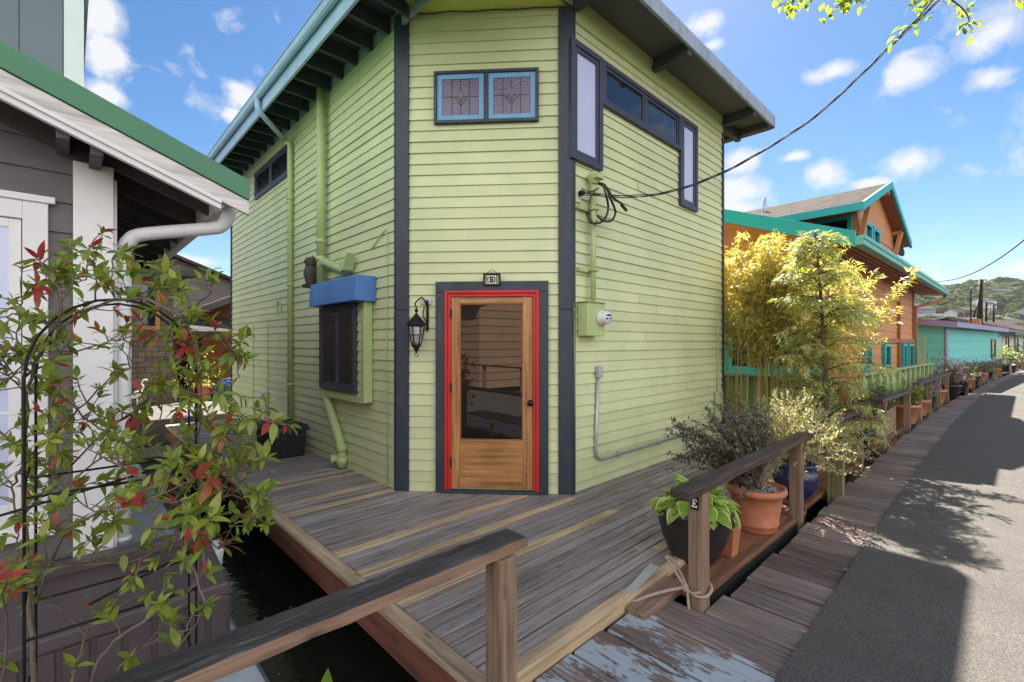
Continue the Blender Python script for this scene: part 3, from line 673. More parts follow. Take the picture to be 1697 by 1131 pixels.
# ---- wall lantern left of the door
ls, lz = CW.hit(706, 500, .03); lan = thing('wall_lantern', CW.P(ls, lz, .03), 'black iron hanging wall lantern left of the front door', 'lantern')
mb = MB(); CW.box(mb, ls-.055, ls+.055, lz-.028, lz+.032, .022, .034); mb.build('back_plate', M['greymetal'], lan, .004)
hs_, hz_ = CW.hit(690, 538, .16)
mb = MB(); CW.box(mb, ls+.004, ls+.028, lz-.30, lz+.01, .024, .042)
mb.tube(smoothpath([CW.P(ls+.016, lz-.05, .04), CW.P(ls-.02, lz+.03, .08), CW.P(hs_+.03, lz+.02, .14), CW.P(hs_-.01, lz-.03, .165), CW.P(hs_, lz-.07, .16)], 5), .007, 8)
mb.tube(smoothpath([CW.P(ls+.016, lz-.22, .04), CW.P(ls-.02, lz-.15, .07), CW.P(ls, lz-.06, .10)], 5), .006, 8)
mb.tube([CW.P(hs_, lz-.06, .16), CW.P(hs_, lz-.14, .16)], .006, 8); mb.lathe(CW.P(hs_, lz-.10, .16), [(.008, -.02), (.018, -.01), (.018, .01), (.008, .02)], 10)
mb.build('bracket', M['black'], lan)
top = lz-.13; cen = CW.P(hs_, 0, .16)
mb = MB(); mb.lathe(cen+Vector((0, 0, top)), [(.012, 0), (.018, -.012), (.045, -.045), (.100, -.105), (.104, -.118), (.085, -.120)], 8, smooth=False); mb.build('lantern_roof', M['black'], lan, .002)
mb = MB(); n = 6
for j in range(n):
    t = 2*PI*(j+.5)/n; dx = Vector((math.cos(t), math.sin(t), 0))
    mb.tube([cen+dx*.080+Vector((0, 0, top-.118)), cen+dx*.072+Vector((0, 0, top-.19)), cen+dx*.042+Vector((0, 0, top-.325))], .0055, 6)
for rr_, zz in ((.080, -.122), (.066, -.215), (.043, -.322)):
    mb.tube([cen+Vector((math.cos(2*PI*j/18)*rr_, math.sin(2*PI*j/18)*rr_, top+zz)) for j in range(19)], .005, 6)
mb.lathe(cen+Vector((0, 0, top-.32)), [(.046, 0), (.046, -.014), (.022, -.03), (.030, -.045), (.012, -.06), (.008, -.075)], 14)
mb.tube([cen+Vector((math.cos(t)*.018*CW.e.x, math.cos(t)*.018*CW.e.y, top-.415+math.sin(t)*.020)) for t in [i*PI/8 for i in range(17)]], .004, 6)
mb.build('cage', M['black'], lan)
mb = MB(); mb.lathe(cen+Vector((0, 0, top)), [(.062, -.122), (.074, -.15), (.064, -.185), (.070, -.205), (.058, -.24), (.055, -.27), (.040, -.318)], 12); mb.build('lantern_glass', M['clearglass'], lan)

# ---- owl decoy on the canopy
ow = onU(514, 470, 2.36); ob = Vector((2.37, ow.y, 2.263)); owl = thing('owl_decoy', ob, 'brown plastic owl decoy standing on the blue canopy', 'owl figure')
mb = MB(); mb.lathe(ob, [(.055, 0), (.062, .04), (.070, .09), (.088, .15), (.092, .21), (.080, .27), (.066, .30), (.070, .32), (.078, .35), (.074, .385), (.055, .41), (.0, .42)], 18, wob=.03)
for s_ in (-1, 1): mb.lathe(ob+Vector((.01, s_*.042, .395)), [(.020, 0), (.014, .02), (.002, .045)], 8)
mb.build('owl_body', M['owl'])
o = bpy.data.objects['owl_body']; o.parent = owl
for v_ in o.data.vertices: v_.co -= ob
BASE[o.name] = ob
mb = MB(); mb.lathe(ob+Vector((0, 0, .295)), [(.069, 0), (.075, .008), (.070, .018)], 18); mb.box(ob.x-.10, ob.x-.03, ob.y-.04, ob.y+.04, 2.264, 2.31); mb.build('owl_collar', M['owldark'], owl, .006)
for s_ in (-1, 1):
    mb = MB(); mb.lathe(ob+Vector((-.070, s_*.028, .362)), [(.016, 0), (.016, .004), (.008, .007)], 12, 0, (-1, 0, 0)); mb.build('owl_eye', M['amberglass'], owl)
mb = MB(); mb.tube([ob+Vector((-.07, 0, .35)), ob+Vector((-.092, 0, .335)), ob+Vector((-.092, 0, .32))], [.012, .009, .002], 8); mb.build('owl_beak', M['black'], owl)

# ---- black storage box on the deck
bx = thing('storage_box', (2.12, 6.84, 0), 'black ribbed plastic storage box with a lid on the deck', 'storage box')
u0, u1, v0, v1 = 1.905, 2.345, 6.46, 7.21
mb = MB(); mb.hexa([(u0+.03, v0+.03, .005), (u1-.03, v0+.03, .005), (u1-.03, v1-.03, .005), (u0+.03, v1-.03, .005), (u0+.01, v0+.01, .35), (u1-.01, v0+.01, .35), (u1-.01, v1-.01, .35), (u0+.01, v1-.01, .35)])
for i in range(7):
    v = v0+.06+i*(v1-v0-.12)/6; mb.hexa([(u0+.012, v-.022, .006), (u0+.04, v-.022, .006), (u0+.04, v+.022, .006), (u0+.012, v+.022, .006), (u0-.008, v-.022, .335), (u0+.03, v-.022, .335), (u0+.03, v+.022, .335), (u0-.008, v+.022, .335)])
for u in (u0+.06, u1-.06, (u0+u1)/2): mb.hexa([(u-.03, v0+.018, .006), (u+.03, v0+.018, .006), (u+.03, v0+.04, .006), (u-.03, v0+.04, .006), (u-.03, v0+.002, .335), (u+.03, v0+.002, .335), (u+.03, v0+.03, .335), (u-.03, v0+.03, .335)])
mb.build('box_body', M['blackplastic'], bx, .008)
mb = MB(); mb.hexa([(u0-.018, v0-.018, .345), (u1+.018, v0-.018, .345), (u1+.018, v1+.018, .345), (u0-.018, v1+.018, .345), (u0-.005, v0-.005, .425), (u1+.005, v0-.005, .425), (u1+.005, v1+.005, .425), (u0-.005, v1+.005, .425)])
mb.box(u0+.05, u1-.05, v0+.05, v1-.05, .426, .442); mb.build('box_lid', M['blackplastic'], bx, .012)
# ================================================================== SETTING
WZ = -.52
mb = MB(); mb.quad((-3000, -3000, WZ), (3000, -3000, WZ), (3000, 3000, WZ), (-3000, 3000, WZ)); tag(mb.build('water', M['water']), kind='structure')

# houseboat deck: single boards along u, some replaced with new cedar, old ones cut into random lengths
DU0, DU1 = 1.39, 7.95
rnd = random.Random(11)
mb = MB(); v = 1.612; pitch = .0965
new_rows = {2.43: (1.39, 3.61), 2.96: (1.39, 3.60), 3.31: (1.39, 3.4), 4.37: (1.39, 2.6), 4.65: (1.39, 2.6), 5.27: (1.39, 2.6), 5.46: (1.39, 2.6)}
while v < 10.6:
    uend = DU1 if v < 3.0 else (3.9 if v < 4.3 else 2.60)
    zz = rnd.uniform(-.0015, .0015); w = pitch-rnd.uniform(.010, .015)
    nr = [x for k, x in new_rows.items() if v <= k < v+pitch]
    segs = []
    if nr: segs.append((nr[0][0], min(nr[0][1], uend), 1)); x = nr[0][1]+.004
    else: x = DU0
    while x < uend-.05:
        ln = rnd.choice([1.9, 2.4, 3.0, 3.6])*rnd.uniform(.8, 1.1); e = min(x+ln, uend)
        if uend-e < .3: e = uend
        tanm = 1 if (v < 3 and rnd.random() < .05) else 0
        segs.append((x, e, tanm)); x = e+.004
    for a, b, m in segs:
        n = max(2, int((b-a)/.5)); k = len(mb.v); P = []
        cr = .003
        for i in range(n+1):
            u = a+(b-a)*i/n; j = rnd.uniform(-.0012, .0012); jz = rnd.uniform(-.001, .001)
            P += [(u, v+.001, -.038), (u, v+j, zz-.004), (u, v+cr+j, zz+jz), (u, v+w-cr+j, zz+jz), (u, v+w+j, zz-.004), (u, v+w-.001, -.038)]
        F = []
        for i in range(n):
            o = 6*i
            for q in range(5): F.append((o+q, o+q+1, o+6+q+1, o+6+q)[::-1])
        F.append((0, 1, 2, 3, 4, 5)[::-1]); F.append(tuple(6*n+q for q in range(6)))
        mb.add(P, F, m)
    v += pitch
deck = tag(mb.build('deck', [M['deck'], M['newdeck']]), kind='structure')
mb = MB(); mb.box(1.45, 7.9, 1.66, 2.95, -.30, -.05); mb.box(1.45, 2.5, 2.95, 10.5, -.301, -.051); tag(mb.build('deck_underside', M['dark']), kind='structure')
mb = MB(); x = 1.5
for a, b in ((1.512, 4.4), (4.404, 7.4), (7.404, 10.6)): mb.beam((1.334, a, -.006), (1.334, b, -.006), .092, .036, segs=8, jit=.0012)
tag(mb.build('deck_edge_board', M['newdecky'], bevel=.006), kind='structure')
mb = MB(); mb.beam((1.318, 1.56, -.118), (1.318, 10.6, -.118), .045, .185, segs=14, jit=.001); tag(mb.build('deck_side_beam', M['redbeam'], bevel=.006), kind='structure')
mb = MB()
for a, b in ((1.383, 4.2), (4.204, 7.95)): mb.beam((a, 1.558, -.030), (b, 1.558, -.030), .088, .085, segs=8, jit=.0015)
tag(mb.build('deck_front_board', M['newdeck'], bevel=.010), kind='structure')
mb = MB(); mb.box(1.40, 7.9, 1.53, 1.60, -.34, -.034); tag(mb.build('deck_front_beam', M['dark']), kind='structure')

# dock: planks across, matting on top of the wide walkway
DZ = -.05
mb = MB(); u = -3.0; rnd = random.Random(5)
while u < 70:
    w = .285+rnd.uniform(-.012, .012)
    v1 = (1.488+rnd.uniform(-.016, .010)) if u < 2.62 else ((1.165+rnd.uniform(-.025, .02)) if u < 19 else 1.05)
    if 2.62 <= u < 2.86: v1 = 1.19
    s = bend(u+w/2); v0 = .55
    zz = DZ+rnd.uniform(-.003, .003); g = .015+rnd.uniform(0, .008); cr = .008
    tl = rnd.uniform(-.004, .004)
    a, b = u+g/2, u+w-g/2; P = []
    n = 4
    for i in range(n+1):
        v = v0+(v1-v0)*i/n+s; j = rnd.uniform(-.0015, .0015); jz = rnd.uniform(-.0015, .0015)
        P += [(a, v, zz-.05), (a+j, v, zz-.006+jz), (a+cr+j, v, zz+jz), (b-cr+j, v, zz+jz+tl), (b+j, v, zz-.006+jz+tl), (b, v, zz-.05)]
    F = []
    for i in range(n):
        o = 6*i
        for q in range(5): F.append((o+q, o+q+1, o+6+q+1, o+6+q))
    F.append((0, 1, 2, 3, 4, 5)); F.append(tuple(6*n+q for q in range(6))[::-1])
    mb.add(P, F); u += w
tag(mb.build('dock_planks', M['planks']), kind='structure')
def strip(us, va, vb, z, zb):
    mb = MB()
    for a, b in zip(us[:-1], us[1:]):
        p = [(a, va+bend(a)), (b, va+bend(b)), (b, vb+bend(b)), (a, vb+bend(a))]
        mb.hexa([(x, y, zb) for x, y in p]+[(x, y, z) for x, y in p])
    return mb
us = [-9+i*1.0 for i in range(14)]+[5+i*2.5 for i in range(27)]
tag(strip(us, -2.6, .715, DZ+.014, DZ-.01).build('dock_matting', M['mat']), kind='structure')
tag(strip(us, -2.9, -2.6, DZ+.004, DZ-.06).build('dock_edge_planks', M['planks']), kind='structure')
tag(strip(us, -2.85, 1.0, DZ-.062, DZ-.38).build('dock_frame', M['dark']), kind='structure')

# ================================================================== RAILS
RV = 1.245
def post(mb, u, v, z0, z1, w=.092, lean=0, m=0):
    mb.beam((u, v, z0), (u+lean, v, z1), w, w, up=(0, 1, 0), segs=6, jit=.0018, m=m)
def railing(label, u0, u1, posts, z=.69, v=RV, mat_top='railbrown', mat_side='railbrown', mat_post='post', w=.115, h=.046, group='timber hand rails beside the dock', droop=0.0):
    r = thing('dock_railing', W(u0, v, DZ), label, 'railing', group)
    mb = MB(); a = W(u0, v, z-h/2); b = W(u1, v, z-h/2-droop)
    mb.beam(a, b, w, h, segs=max(4, int((u1-u0)/.22)), jit=.0025, m=1, mtop=0); mb.build('hand_rail', [M[mat_top], M[mat_side]], r, .006)
    for i, u in enumerate(posts):
        mb = MB(); p = W(u, v, 0); post(mb, p.x, p.y, -.5, z-h-.001-droop*(u-u0)/(u1-u0), .092 if u < 20 else .10); mb.build('post', M[mat_post], r, .005)
    return r
# nearest rail, blackened on top
nr = thing('weathered_dock_railing', (1.32, 1.44, DZ), 'nearest weathered timber rail with blackened top over the dark water', 'railing', 'timber hand rails beside the dock')
mb = MB(); mb.beam((-.9, 1.485, .672), (1.43, 1.462, .672), .135, .046, segs=44, jit=.0022, m=1, mtop=0); mb.build('hand_rail', [M['railtop'], M['railside']], nr, .005)
mb = MB(); post(mb, 1.30, 1.425, -.5, .648, .094); mb.build('post', M['post'], nr, .006)
mb = MB(); post(mb, -.75, 1.43, -.5, .648, .094); mb.build('post', M['post'], nr, .006)
r1 = railing('brown stained rail in front of the pots with a letter E on its end post', 2.50, 5.12, [2.745, 4.70])
lb = Frame((2.745-.047, 1.245+.046, 0), (0, -1, 0), (-1, 0, 0))
mb = MB(); lb.box(mb, .021, .067, .535, .615, .001, .006); lt = mb.build('letter_plate', M['black'], r1, .001)
mb = MB(); letterE(mb, lb, .044, .575, .050, .0062); mb.build('letter', M['white'], lt)
mp = thing('mossy_stub_post', W(5.80, 1.17, DZ), 'short mossy timber post beside the blue glazed pot', 'post')
mb = MB(); post(mb, 5.80, 1.17, -.5, .50, .13); mb.build('post_body', M['postmoss'], mp, .006)
mb = MB(); mb.box(5.74, 5.86, 1.112, 1.228, .501, .515); mb.build('post_cap', M['postmoss'], mp, .004)
railing('short dark rail behind the cypress tree branches', 5.72, 7.42, [7.26], .70)
railing('rail with a sagging dark top beside the slatted wooden planter', 8.55, 11.4, [8.88, 11.2], .70, droop=.05)
railing('long dark topped rail on square posts in front of the pale green fence', 12.25, 18.4, [12.7, 14.1, 15.6, 17.2], .72)
railing('distant rail on many posts in front of the seafoam house', 20.6, 33.5, [21.3, 23.2, 25.2, 27.4, 29.8, 32.2], .72, v=1.2)
railing('farthest rail on posts along the sunlit curve of the dock', 34.5, 50, [35, 37.5, 40, 43, 46, 49], .72, v=1.1)
# shelf planks under the pots
sh = thing('pot_shelf', (2.8, 1.4, -.06), 'wet reddish plank shelf carrying the flower pots behind the rail', 'shelf')
mb = MB(); mb.beam((2.80, 1.40, -.045), (4.95, 1.365, -.045), .28, .045, segs=8, jit=.002); mb.build('shelf_board', M['shelf'], sh, .006)
mb = MB(); mb.beam((2.9, 1.262, -.12), (4.9, 1.24, -.12), .04, .10); mb.build('bearer', M['dark'], sh)
mb = MB(); mb.beam((5.1, 1.40, -.06), (8.4, 1.40, -.06), .26, .05, segs=8, jit=.002)
s2 = mb.build('plank_shelf', M['shelf'], bevel=.006); tag(s2, 'dark plank carrying the blue pot and the pots beyond it', 'shelf')
mb = MB(); p = [W(x, 1.42, -.06) for x in (8.6, 12, 16, 20, 26, 33)]
for a, b in zip(p[:-1], p[1:]): mb.beam(a, b, .26, .05)
s3 = mb.build('plank_shelf', M['shelf'], bevel=.004); tag(s3, 'long row of planks under the distant pots along the dock', 'shelf')
# ramp block with metal plate and mooring rope by the E post
blk = thing('ramp_block', (2.60, 1.42, -.06), 'worn timber block with a white metal plate between deck and dock', 'ramp block')
mb = MB(); mb.beam((2.36, 1.46, -.045), (2.86, 1.46, -.035), .15, .06, segs=4, jit=.003); mb.build('block', M['railside'], blk, .008)
mb = MB(); mb.hexa([(2.33, 1.53, -.012), (2.80, 1.53, .055), (2.80, 1.60, .055), (2.35, 1.57, -.008), (2.33, 1.53, -.006), (2.80, 1.53, .061), (2.80, 1.60, .061), (2.35, 1.57, -.002)]); mb.build('plate', M['greymetal'], blk)
pu, pv = 2.745, 1.245; mb = MB()
loop = [(pu+math.cos(t)*.071*(1 if abs(math.cos(t)) < .8 else 1), pv+math.sin(t)*.071, .055+.02*math.sin(t*1.3)) for t in [i*PI/10 for i in range(33)]]
mb.tube(smoothpath(loop, 2), .009, 7)
mb.tube(smoothpath([(pu-.06, pv+.05, .06), (pu-.13, pv+.14, .03), (pu-.26, pv+.24, -.01), (pu-.44, pv+.31, -.05), (pu-.47, pv+.32, -.09)], 5), .010, 7)
mb.tube(smoothpath([(pu-.06, pv+.06, .06), (pu-.05, pv+.12, .12), (pu-.02, pv+.20, .18), (pu+.01, pv+.16, .15), (pu-.06, pv+.05, .07), (pu-.075, pv+.03, -.02), (pu-.08, pv+.02, -.07)], 5), .009, 7)
mb.lathe((pu-.065, pv+.055, .06), [(.012, -.025), (.022, -.01), (.022, .01), (.012, .025)], 10)
tag(mb.build('mooring_rope', M['rope'], root=(pu, pv, 0)), 'grey mooring rope knotted round the E post', 'rope')

# ================================================================== POTS AND PLANTS
def pot_lathe(name, base, prof, mat, parent, soil_r, soil_z, n=32):
    mb = MB(); mb.lathe(base, prof, n); p = mb.build(name, mat, parent)
    mb = MB(); mb.lathe(base, [(soil_r, soil_z-.02), (soil_r, soil_z), (soil_r*.5, soil_z+.012)], n); mb.build('soil', M['soil'], parent)
    return p
random.seed(21)
# hosta
B = Vector((3.27, 1.52, -.020)); h = thing('potted_hosta', B, 'lime green hosta with pale leaf edges in a dark ribbed pot', 'potted plant')
pr = [(.13, 0), (.165, .03), (.215, .14), (.245, .25), (.262, .34), (.270, .355), (.262, .372), (.248, .36), (.235, .30)]
pot_lathe('pot', B, pr, M['darkpot'], h, .236, .315)
mb = MB()
for i in range(150):
    t = random.uniform(0, 2*PI); r = random.uniform(.0, .20); el = random.uniform(-.65, .15) if r > .11 else random.uniform(.35, 1.25)
    b0 = B+Vector((math.cos(t)*r*.3, math.sin(t)*r*.3, .31)); hub = B+Vector((math.cos(t)*r, math.sin(t)*r, .355+.11*math.sqrt(max(0, 1-(r/.22)**2))*random.uniform(.3, 1.0)))
    d = Vector((math.cos(t)*math.cos(el), math.sin(t)*math.cos(el), math.sin(el))); L = random.uniform(.11, .165); Wd = L*random.uniform(.74, .90); up = Vector((0, 0, 1))+rv(.2)
    hosta_leaf = (hub, d, up, L, Wd, random.uniform(.15, .6))
    # blade with a pale margin: inner green strip and outer cream strip
    sd = d.cross(up).normalized(); u2 = sd.cross(d).normalized(); S = 6; k = len(mb.v); dr = hosta_leaf[5]
    for s in range(S+1):
        q = s/S; c = hub+d*(L*q)-u2*(dr*L*q*q); w = Wd*.5*max(.02, math.sin(PI*min(1, q**.6))**.75)
        for a, lift in ((-1, .30), (-.78, .20), (0, 0), (.78, .20), (1, .30)): mb.v.append(c+sd*(w*a)+u2*(w*lift)+rv(.0015))
    for s in range(S):
        o = k+5*s
        for q in range(4): mb.f.append([o+q, o+q+1, o+5+q+1, o+5+q]); mb.m.append(1 if q in (0, 3) else 0); mb.s.append(True)
    mb.tube([b0, hub], .005, 5, 0)
mb.build('leaves', [M['lf_hosta'], M['lf_hostarim']], h)
# small square terracotta pot
B = Vector((3.50, 1.375, -.022)); h = thing('square_terracotta_pot', B, 'small square terracotta pot behind the hosta', 'flower pot')
mb = MB(); mb.hexa([B+Vector(p) for p in ((-.055, -.055, 0), (.055, -.055, 0), (.055, .055, 0), (-.055, .055, 0), (-.075, -.075, .22), (.075, -.075, .22), (.075, .075, .22), (-.075, .075, .22))]); mb.build('pot', M['terracotta'], h, .006)
mb = MB(); mb.box(B.x-.06, B.x+.06, B.y-.06, B.y+.06, B.z+.221, B.z+.226); mb.build('soil', M['soil'], h)
# big terracotta pot with dark shrub
B = Vector((4.16, 1.40, -.022)); h = thing('potted_hebe', B, 'dark leaved twiggy shrub in a large round terracotta pot', 'potted plant')
pr = [(.150, 0), (.160, .02), (.162, .05), (.168, .055), (.170, .075), (.166, .08), (.188, .22), (.198, .30), (.222, .305), (.232, .325), (.226, .355), (.205, .362), (.192, .33)]
pot_lathe('pot', B, pr, M['terracotta'], h, .193, .325)
mb = MB()
for i in range(140):
    t = random.uniform(0, 2*PI); r = .18*math.sqrt(random.random()); c = B+Vector((math.cos(t)*r, math.sin(t)*r, .335)); mb.lathe(c, [(random.uniform(.005, .012), -.004), (random.uniform(.008, .016), .004), (.003, .011)], 6, smooth=True)
tag(mb.build('pebbles', plain('grey_pebble', (.26, .24, .22), .7), h), kind='stuff')
def sprig_bush(parent, centre, tips, leafm, stemm, LL, LW_, dens, up_bias=.5, stem_r=.006, bare=.3, leafname='leaves', stemname='stems', two=None, flat=False, seed=3):
    rnd = random.Random(seed); ml = MB(); ms = MB()
    def rr(a): return Vector((rnd.uniform(-a, a), rnd.uniform(-a, a), rnd.uniform(-a, a)))
    for tp in tips:
        tp = Vector(tp); c = centre+rr(.03); ln = (tp-c).length
        m1 = c.lerp(tp, .4)+Vector((0, 0, ln*.10))+rr(.12*ln); pts = smoothpath([c, m1, tp], 6)
        ms.tube(pts, [stem_r*(1-.75*i/(len(pts)-1)) for i in range(len(pts))], 5)
        n = max(3, int(ln*dens))
        for i in range(n):
            q = bare+(1-bare)*(i+rnd.random())/n; f = q*(len(pts)-1); j = min(int(f), len(pts)-2); p = pts[j].lerp(pts[j+1], f-j); ax = (pts[j+1]-pts[j]).normalized()
            sd = ax.cross(rr(1)).normalized(); d = (sd+ax*rnd.uniform(.2, 1.0)+Vector((0, 0, up_bias*rnd.random()))).normalized()
            L = LL*rnd.uniform(.7, 1.25)
            if flat: ml.fleaf(p, d, d.cross(rr(1)+Vector((0, 0, 1.5))), L, LW_*rnd.uniform(.8, 1.2), (1 if two and rnd.random() < two else 0))
            else: ml.leaf(p, d, Vector((0, 0, 1))+rr(.5), L, LW_*rnd.uniform(.8, 1.2), rnd.uniform(.05, .4), 2, (1 if two and rnd.random() < two else 0))
    ms.build(stemname, stemm, parent); return ml.build(leafname, leafm, parent)
rnd = random.Random(8); C = B+Vector((0, 0, .33)); tips = []
for i in range(26): # main mass behind the rail leaning back and left
    tips.append(C+Vector((rnd.uniform(-.55, .45), rnd.uniform(-.1, .65), rnd.uniform(.18, .70))))
for px, py, dp in ((1100, 712, 4.0), (1118, 705, 4.05), (1140, 695, 4.1), (1150, 720, 3.9), (1172, 690, 4.1), (1190, 672, 4.15), (1205, 660, 4.2), (1225, 655, 4.25), (1245, 668, 4.2), (1262, 672, 4.15), (1215, 680, 4.0), (1240, 690, 4.0), (1195, 700, 4.0), (1165, 735, 3.85), (1130, 730, 3.9), (1200, 740, 3.85), (1220, 770, 3.75), (1180, 780, 3.7), (1230, 800, 3.6)):
    tips.append(at(px, py, dp))
# side twigs around every tip
more = []
for t in tips:
    for k in range(2): more.append(t+Vector((rnd.uniform(-.10, .10), rnd.uniform(-.10, .10), rnd.uniform(-.12, .05))))
sprig_bush(h, C, tips+more, M['lf_hebe'], M['stem'], .038, .0175, 66, .55, .006, .42, seed=4)
# blue glazed pot with pale leaved shrub
B = Vector((5.32, 1.42, -.036)); h = thing('potted_pale_shrub', B, 'pale spreading fine leaved shrub in a round blue glazed pot', 'potted plant')
pr = [(.10, 0), (.125, .02), (.185, .12), (.205, .20), (.200, .27), (.175, .315), (.190, .335), (.195, .35), (.182, .36), (.165, .345), (.160, .30)]
pot_lathe('pot', B, pr, M['bluepot'], h, .165, .31)
rnd = random.Random(18); C = B+Vector((0, 0, .32)); tips = []
for i in range(250):
    t = rnd.uniform(0, 2*PI); r = .98*math.sqrt(rnd.random()); z = .78*math.sqrt(max(0, 1-(r/1.04)**2))*(rnd.uniform(.72, 1.0) if rnd.random() < .75 else rnd.uniform(.35, .7))-.14*(r/.9)+.06
    tips.append(C+Vector((math.cos(t)*r*1.05, math.sin(t)*r*.72+.02, z)))
sprig_bush(h, C, tips, M['lf_pale'], M['stem'], .028, .017, 54, .3, .0026, .50, flat=True, seed=14)

# ---- cypress tree in front of the fence
B = Vector((6.95, 1.50, -.03)); tr = thing('young_cypress_tree', B, 'young golden green cypress tree with drooping sprays beside the rail', 'tree')
mb = MB(); tp = [B, B+Vector((.01, .0, .5)), B+Vector((-.01, .02, 1.2)), B+Vector((-.03, .05, 2.0)), B+Vector((-.08, .08, 2.60)), B+Vector((-.10, .10, 2.98))]
tp = smoothpath(tp, 6); mb.tube(tp, [.042*(1-.86*i/(len(tp)-1)) for i in range(len(tp))], 8)
rnd = random.Random(31); br = []
for i in range(140):
    q = rnd.uniform(.10, .97)**.9; p = tp[int(q*(len(tp)-1))]; t = rnd.uniform(0, 2*PI)
    L = (.90*(1-q)**.8+.12)*rnd.uniform(.45, 1.12); L = min(L, .62 if q < .3 else .70)
    rise = rnd.uniform(.0, .62) if q < .8 else rnd.uniform(.5, 1.0)
    d = Vector((math.cos(t), math.sin(t), 0)); pts = [p, p+d*L*.35+Vector((0, 0, L*rise*.5)), p+d*L*.72+Vector((0, 0, L*rise*.55)), p+d*L+Vector((0, 0, L*rise*.30))]
    pts = smoothpath(pts, 4); br.append((pts, L)); mb.tube(pts, [.011*(1-.8*i/(len(pts)-1))*(.5+L*.6) for i in range(len(pts))], 5)
mb.build('trunk', M['bark'], tr)
mb = MB()
for pts, L in br:
    ns = max(6, int(L*30))
    for s in range(ns):
        q = .12+.88*(s+rnd.random())/ns; f = q*(len(pts)-1); j = min(int(f), len(pts)-2); p = pts[j].lerp(pts[j+1], f-j); ax = (pts[j+1]-pts[j]).normalized()
        side = Vector((-ax.y, ax.x, 0)).normalized()*(1 if s % 2 else -1)
        d = (side*rnd.uniform(.5, 1)+ax*rnd.uniform(.3, 1)+Vector((0, 0, rnd.uniform(-1.0, .15)))).normalized(); SL = rnd.uniform(.10, .24)*(1.15-.35*q)
        nrm = d.cross(Vector((0, 0, 1))).normalized(); pl = nrm.cross(d)
        for a in range(9):   # flat fan of scale-leaf fingers along the spray axis
            t = a/9; base = p+d*SL*t*.85-Vector((0, 0, SL*.35*t*t)); sg = 1 if a % 2 else -1
            dd = (d+nrm*sg*rnd.uniform(.45, .95)+Vector((0, 0, rnd.uniform(-.35, .1)))).normalized(); l2 = SL*(.52-.25*t)*rnd.uniform(.8, 1.2)
            mb.fleaf(base, dd, dd.cross(pl+rv(.3)), l2, l2*.21)
        mb.fleaf(p+d*SL*.5, (d+Vector((0, 0, -.4))).normalized(), nrm, SL*.55, SL*.12)
mb.build('crown', M['lf_cedar'], tr)

# ---- bamboo clumps
def bamboo(label, B, n, sx, sy, h0, h1, seed, dens=1.0, lean=.25):
    rnd = random.Random(seed); r = thing('bamboo_clump', B, label, 'bamboo', 'golden bamboo between the houses'); ms = MB(); ml = MB()
    for i in range(n):
        b = B+Vector((rnd.uniform(-sx, sx), rnd.uniform(-sy, sy), 0)); hh = rnd.uniform(h0, h1); ln = Vector((rnd.uniform(-lean, lean), rnd.uniform(-lean, lean), 0))
        pts = smoothpath([b, b+ln*.15+Vector((0, 0, hh*.4)), b+ln*.5+Vector((0, 0, hh*.75)), b+ln*1.2+Vector((0, 0, hh))], 5)
        ms.tube(pts, [.009*(1-.75*k/(len(pts)-1)) for k in range(len(pts))], 6)
        nb = int(30*dens)
        for k in range(nb):
            q = .42+.58*(k+rnd.random())/nb; f = q*(len(pts)-1); j = min(int(f), len(pts)-2); p = pts[j].lerp(pts[j+1], f-j); t = rnd.uniform(0, 2*PI)
            bl = rnd.uniform(.10, .34)*(1.3-q*.75); d = Vector((math.cos(t), math.sin(t), rnd.uniform(.2, .9))).normalized(); e = p+d*bl
            ms.tube([p, p.lerp(e, .5)+Vector((0, 0, .01)), e], [.003, .002, .001], 4, cap=False)
            for a in range(rnd.randint(5, 9)):
                c = p.lerp(e, rnd.uniform(.3, 1)); dd = (d*.6+Vector((rnd.uniform(-1, 1), rnd.uniform(-1, 1), rnd.uniform(-.8, .55)))).normalized(); L = rnd.uniform(.07, .14)
                ml.leaf(c, dd, Vector((0, 0, 1))+Vector((rnd.uniform(-.6, .6), rnd.uniform(-.6, .6), 0)), L, L*.20, rnd.uniform(.1, .5), 2)
    ms.build('canes', M['cane'], r); ml.build('leaves', M['lf_bamboo'], r); return r
bamboo('tall golden bamboo clump close to the green house corner', Vector((7.80, 2.55, -.1)), 34, .25, .45, 2.4, 3.35, 41, 1.6)
bamboo('golden bamboo clump behind the cypress tree', Vector((7.95, 1.86, -.1)), 22, .24, .40, 2.0, 3.0, 43, 1.3, .6)
bamboo('golden bamboo clump against the orange house windows', Vector((8.0, 3.35, -.1)), 22, .16, .35, 2.3, 3.35, 44, 1.4)

# ---- leafy shrub trained over a black arch on the left
T0 = Vector((.15, 2.5, -.33))
tre = thing('garden_arch', T0, 'black metal arch trellis carrying the red tipped shrub', 'trellis')
def arch(v, uo):
    pl, prr = .0+uo-.118, .418+uo; zt = 1.40; c = (pl+prr)/2; r = (prr-pl)/2
    return [(pl, v, -.33), (pl, v, .4), (pl, v, zt)]+[(c-r*math.cos(t), v, zt+r*1.15*math.sin(t)) for t in [PI*i/12 for i in range(1, 12)]]+[(prr, v, zt), (prr, v, .4), (prr, v, -.33)]
for v, uo in ((2.5, 0), (2.80, .02)):
    mb = MB(); mb.tube(arch(v, uo), .005, 8); mb.build('arch_hoop', M['black'], tre)
bars = [((-.118, v, z), (.418, v, z)) for z in (.42, .95) for v in (2.5, 2.86)]+[((u, 2.5, z), (u, 2.86, z)) for z in (.1, .55, 1.0, 1.4) for u in (-.118, .418)]+[((.06, 2.47, .50), (.50, 2.47, .64)), ((-.5, 2.47, .85), (.42, 2.47, 1.02))]
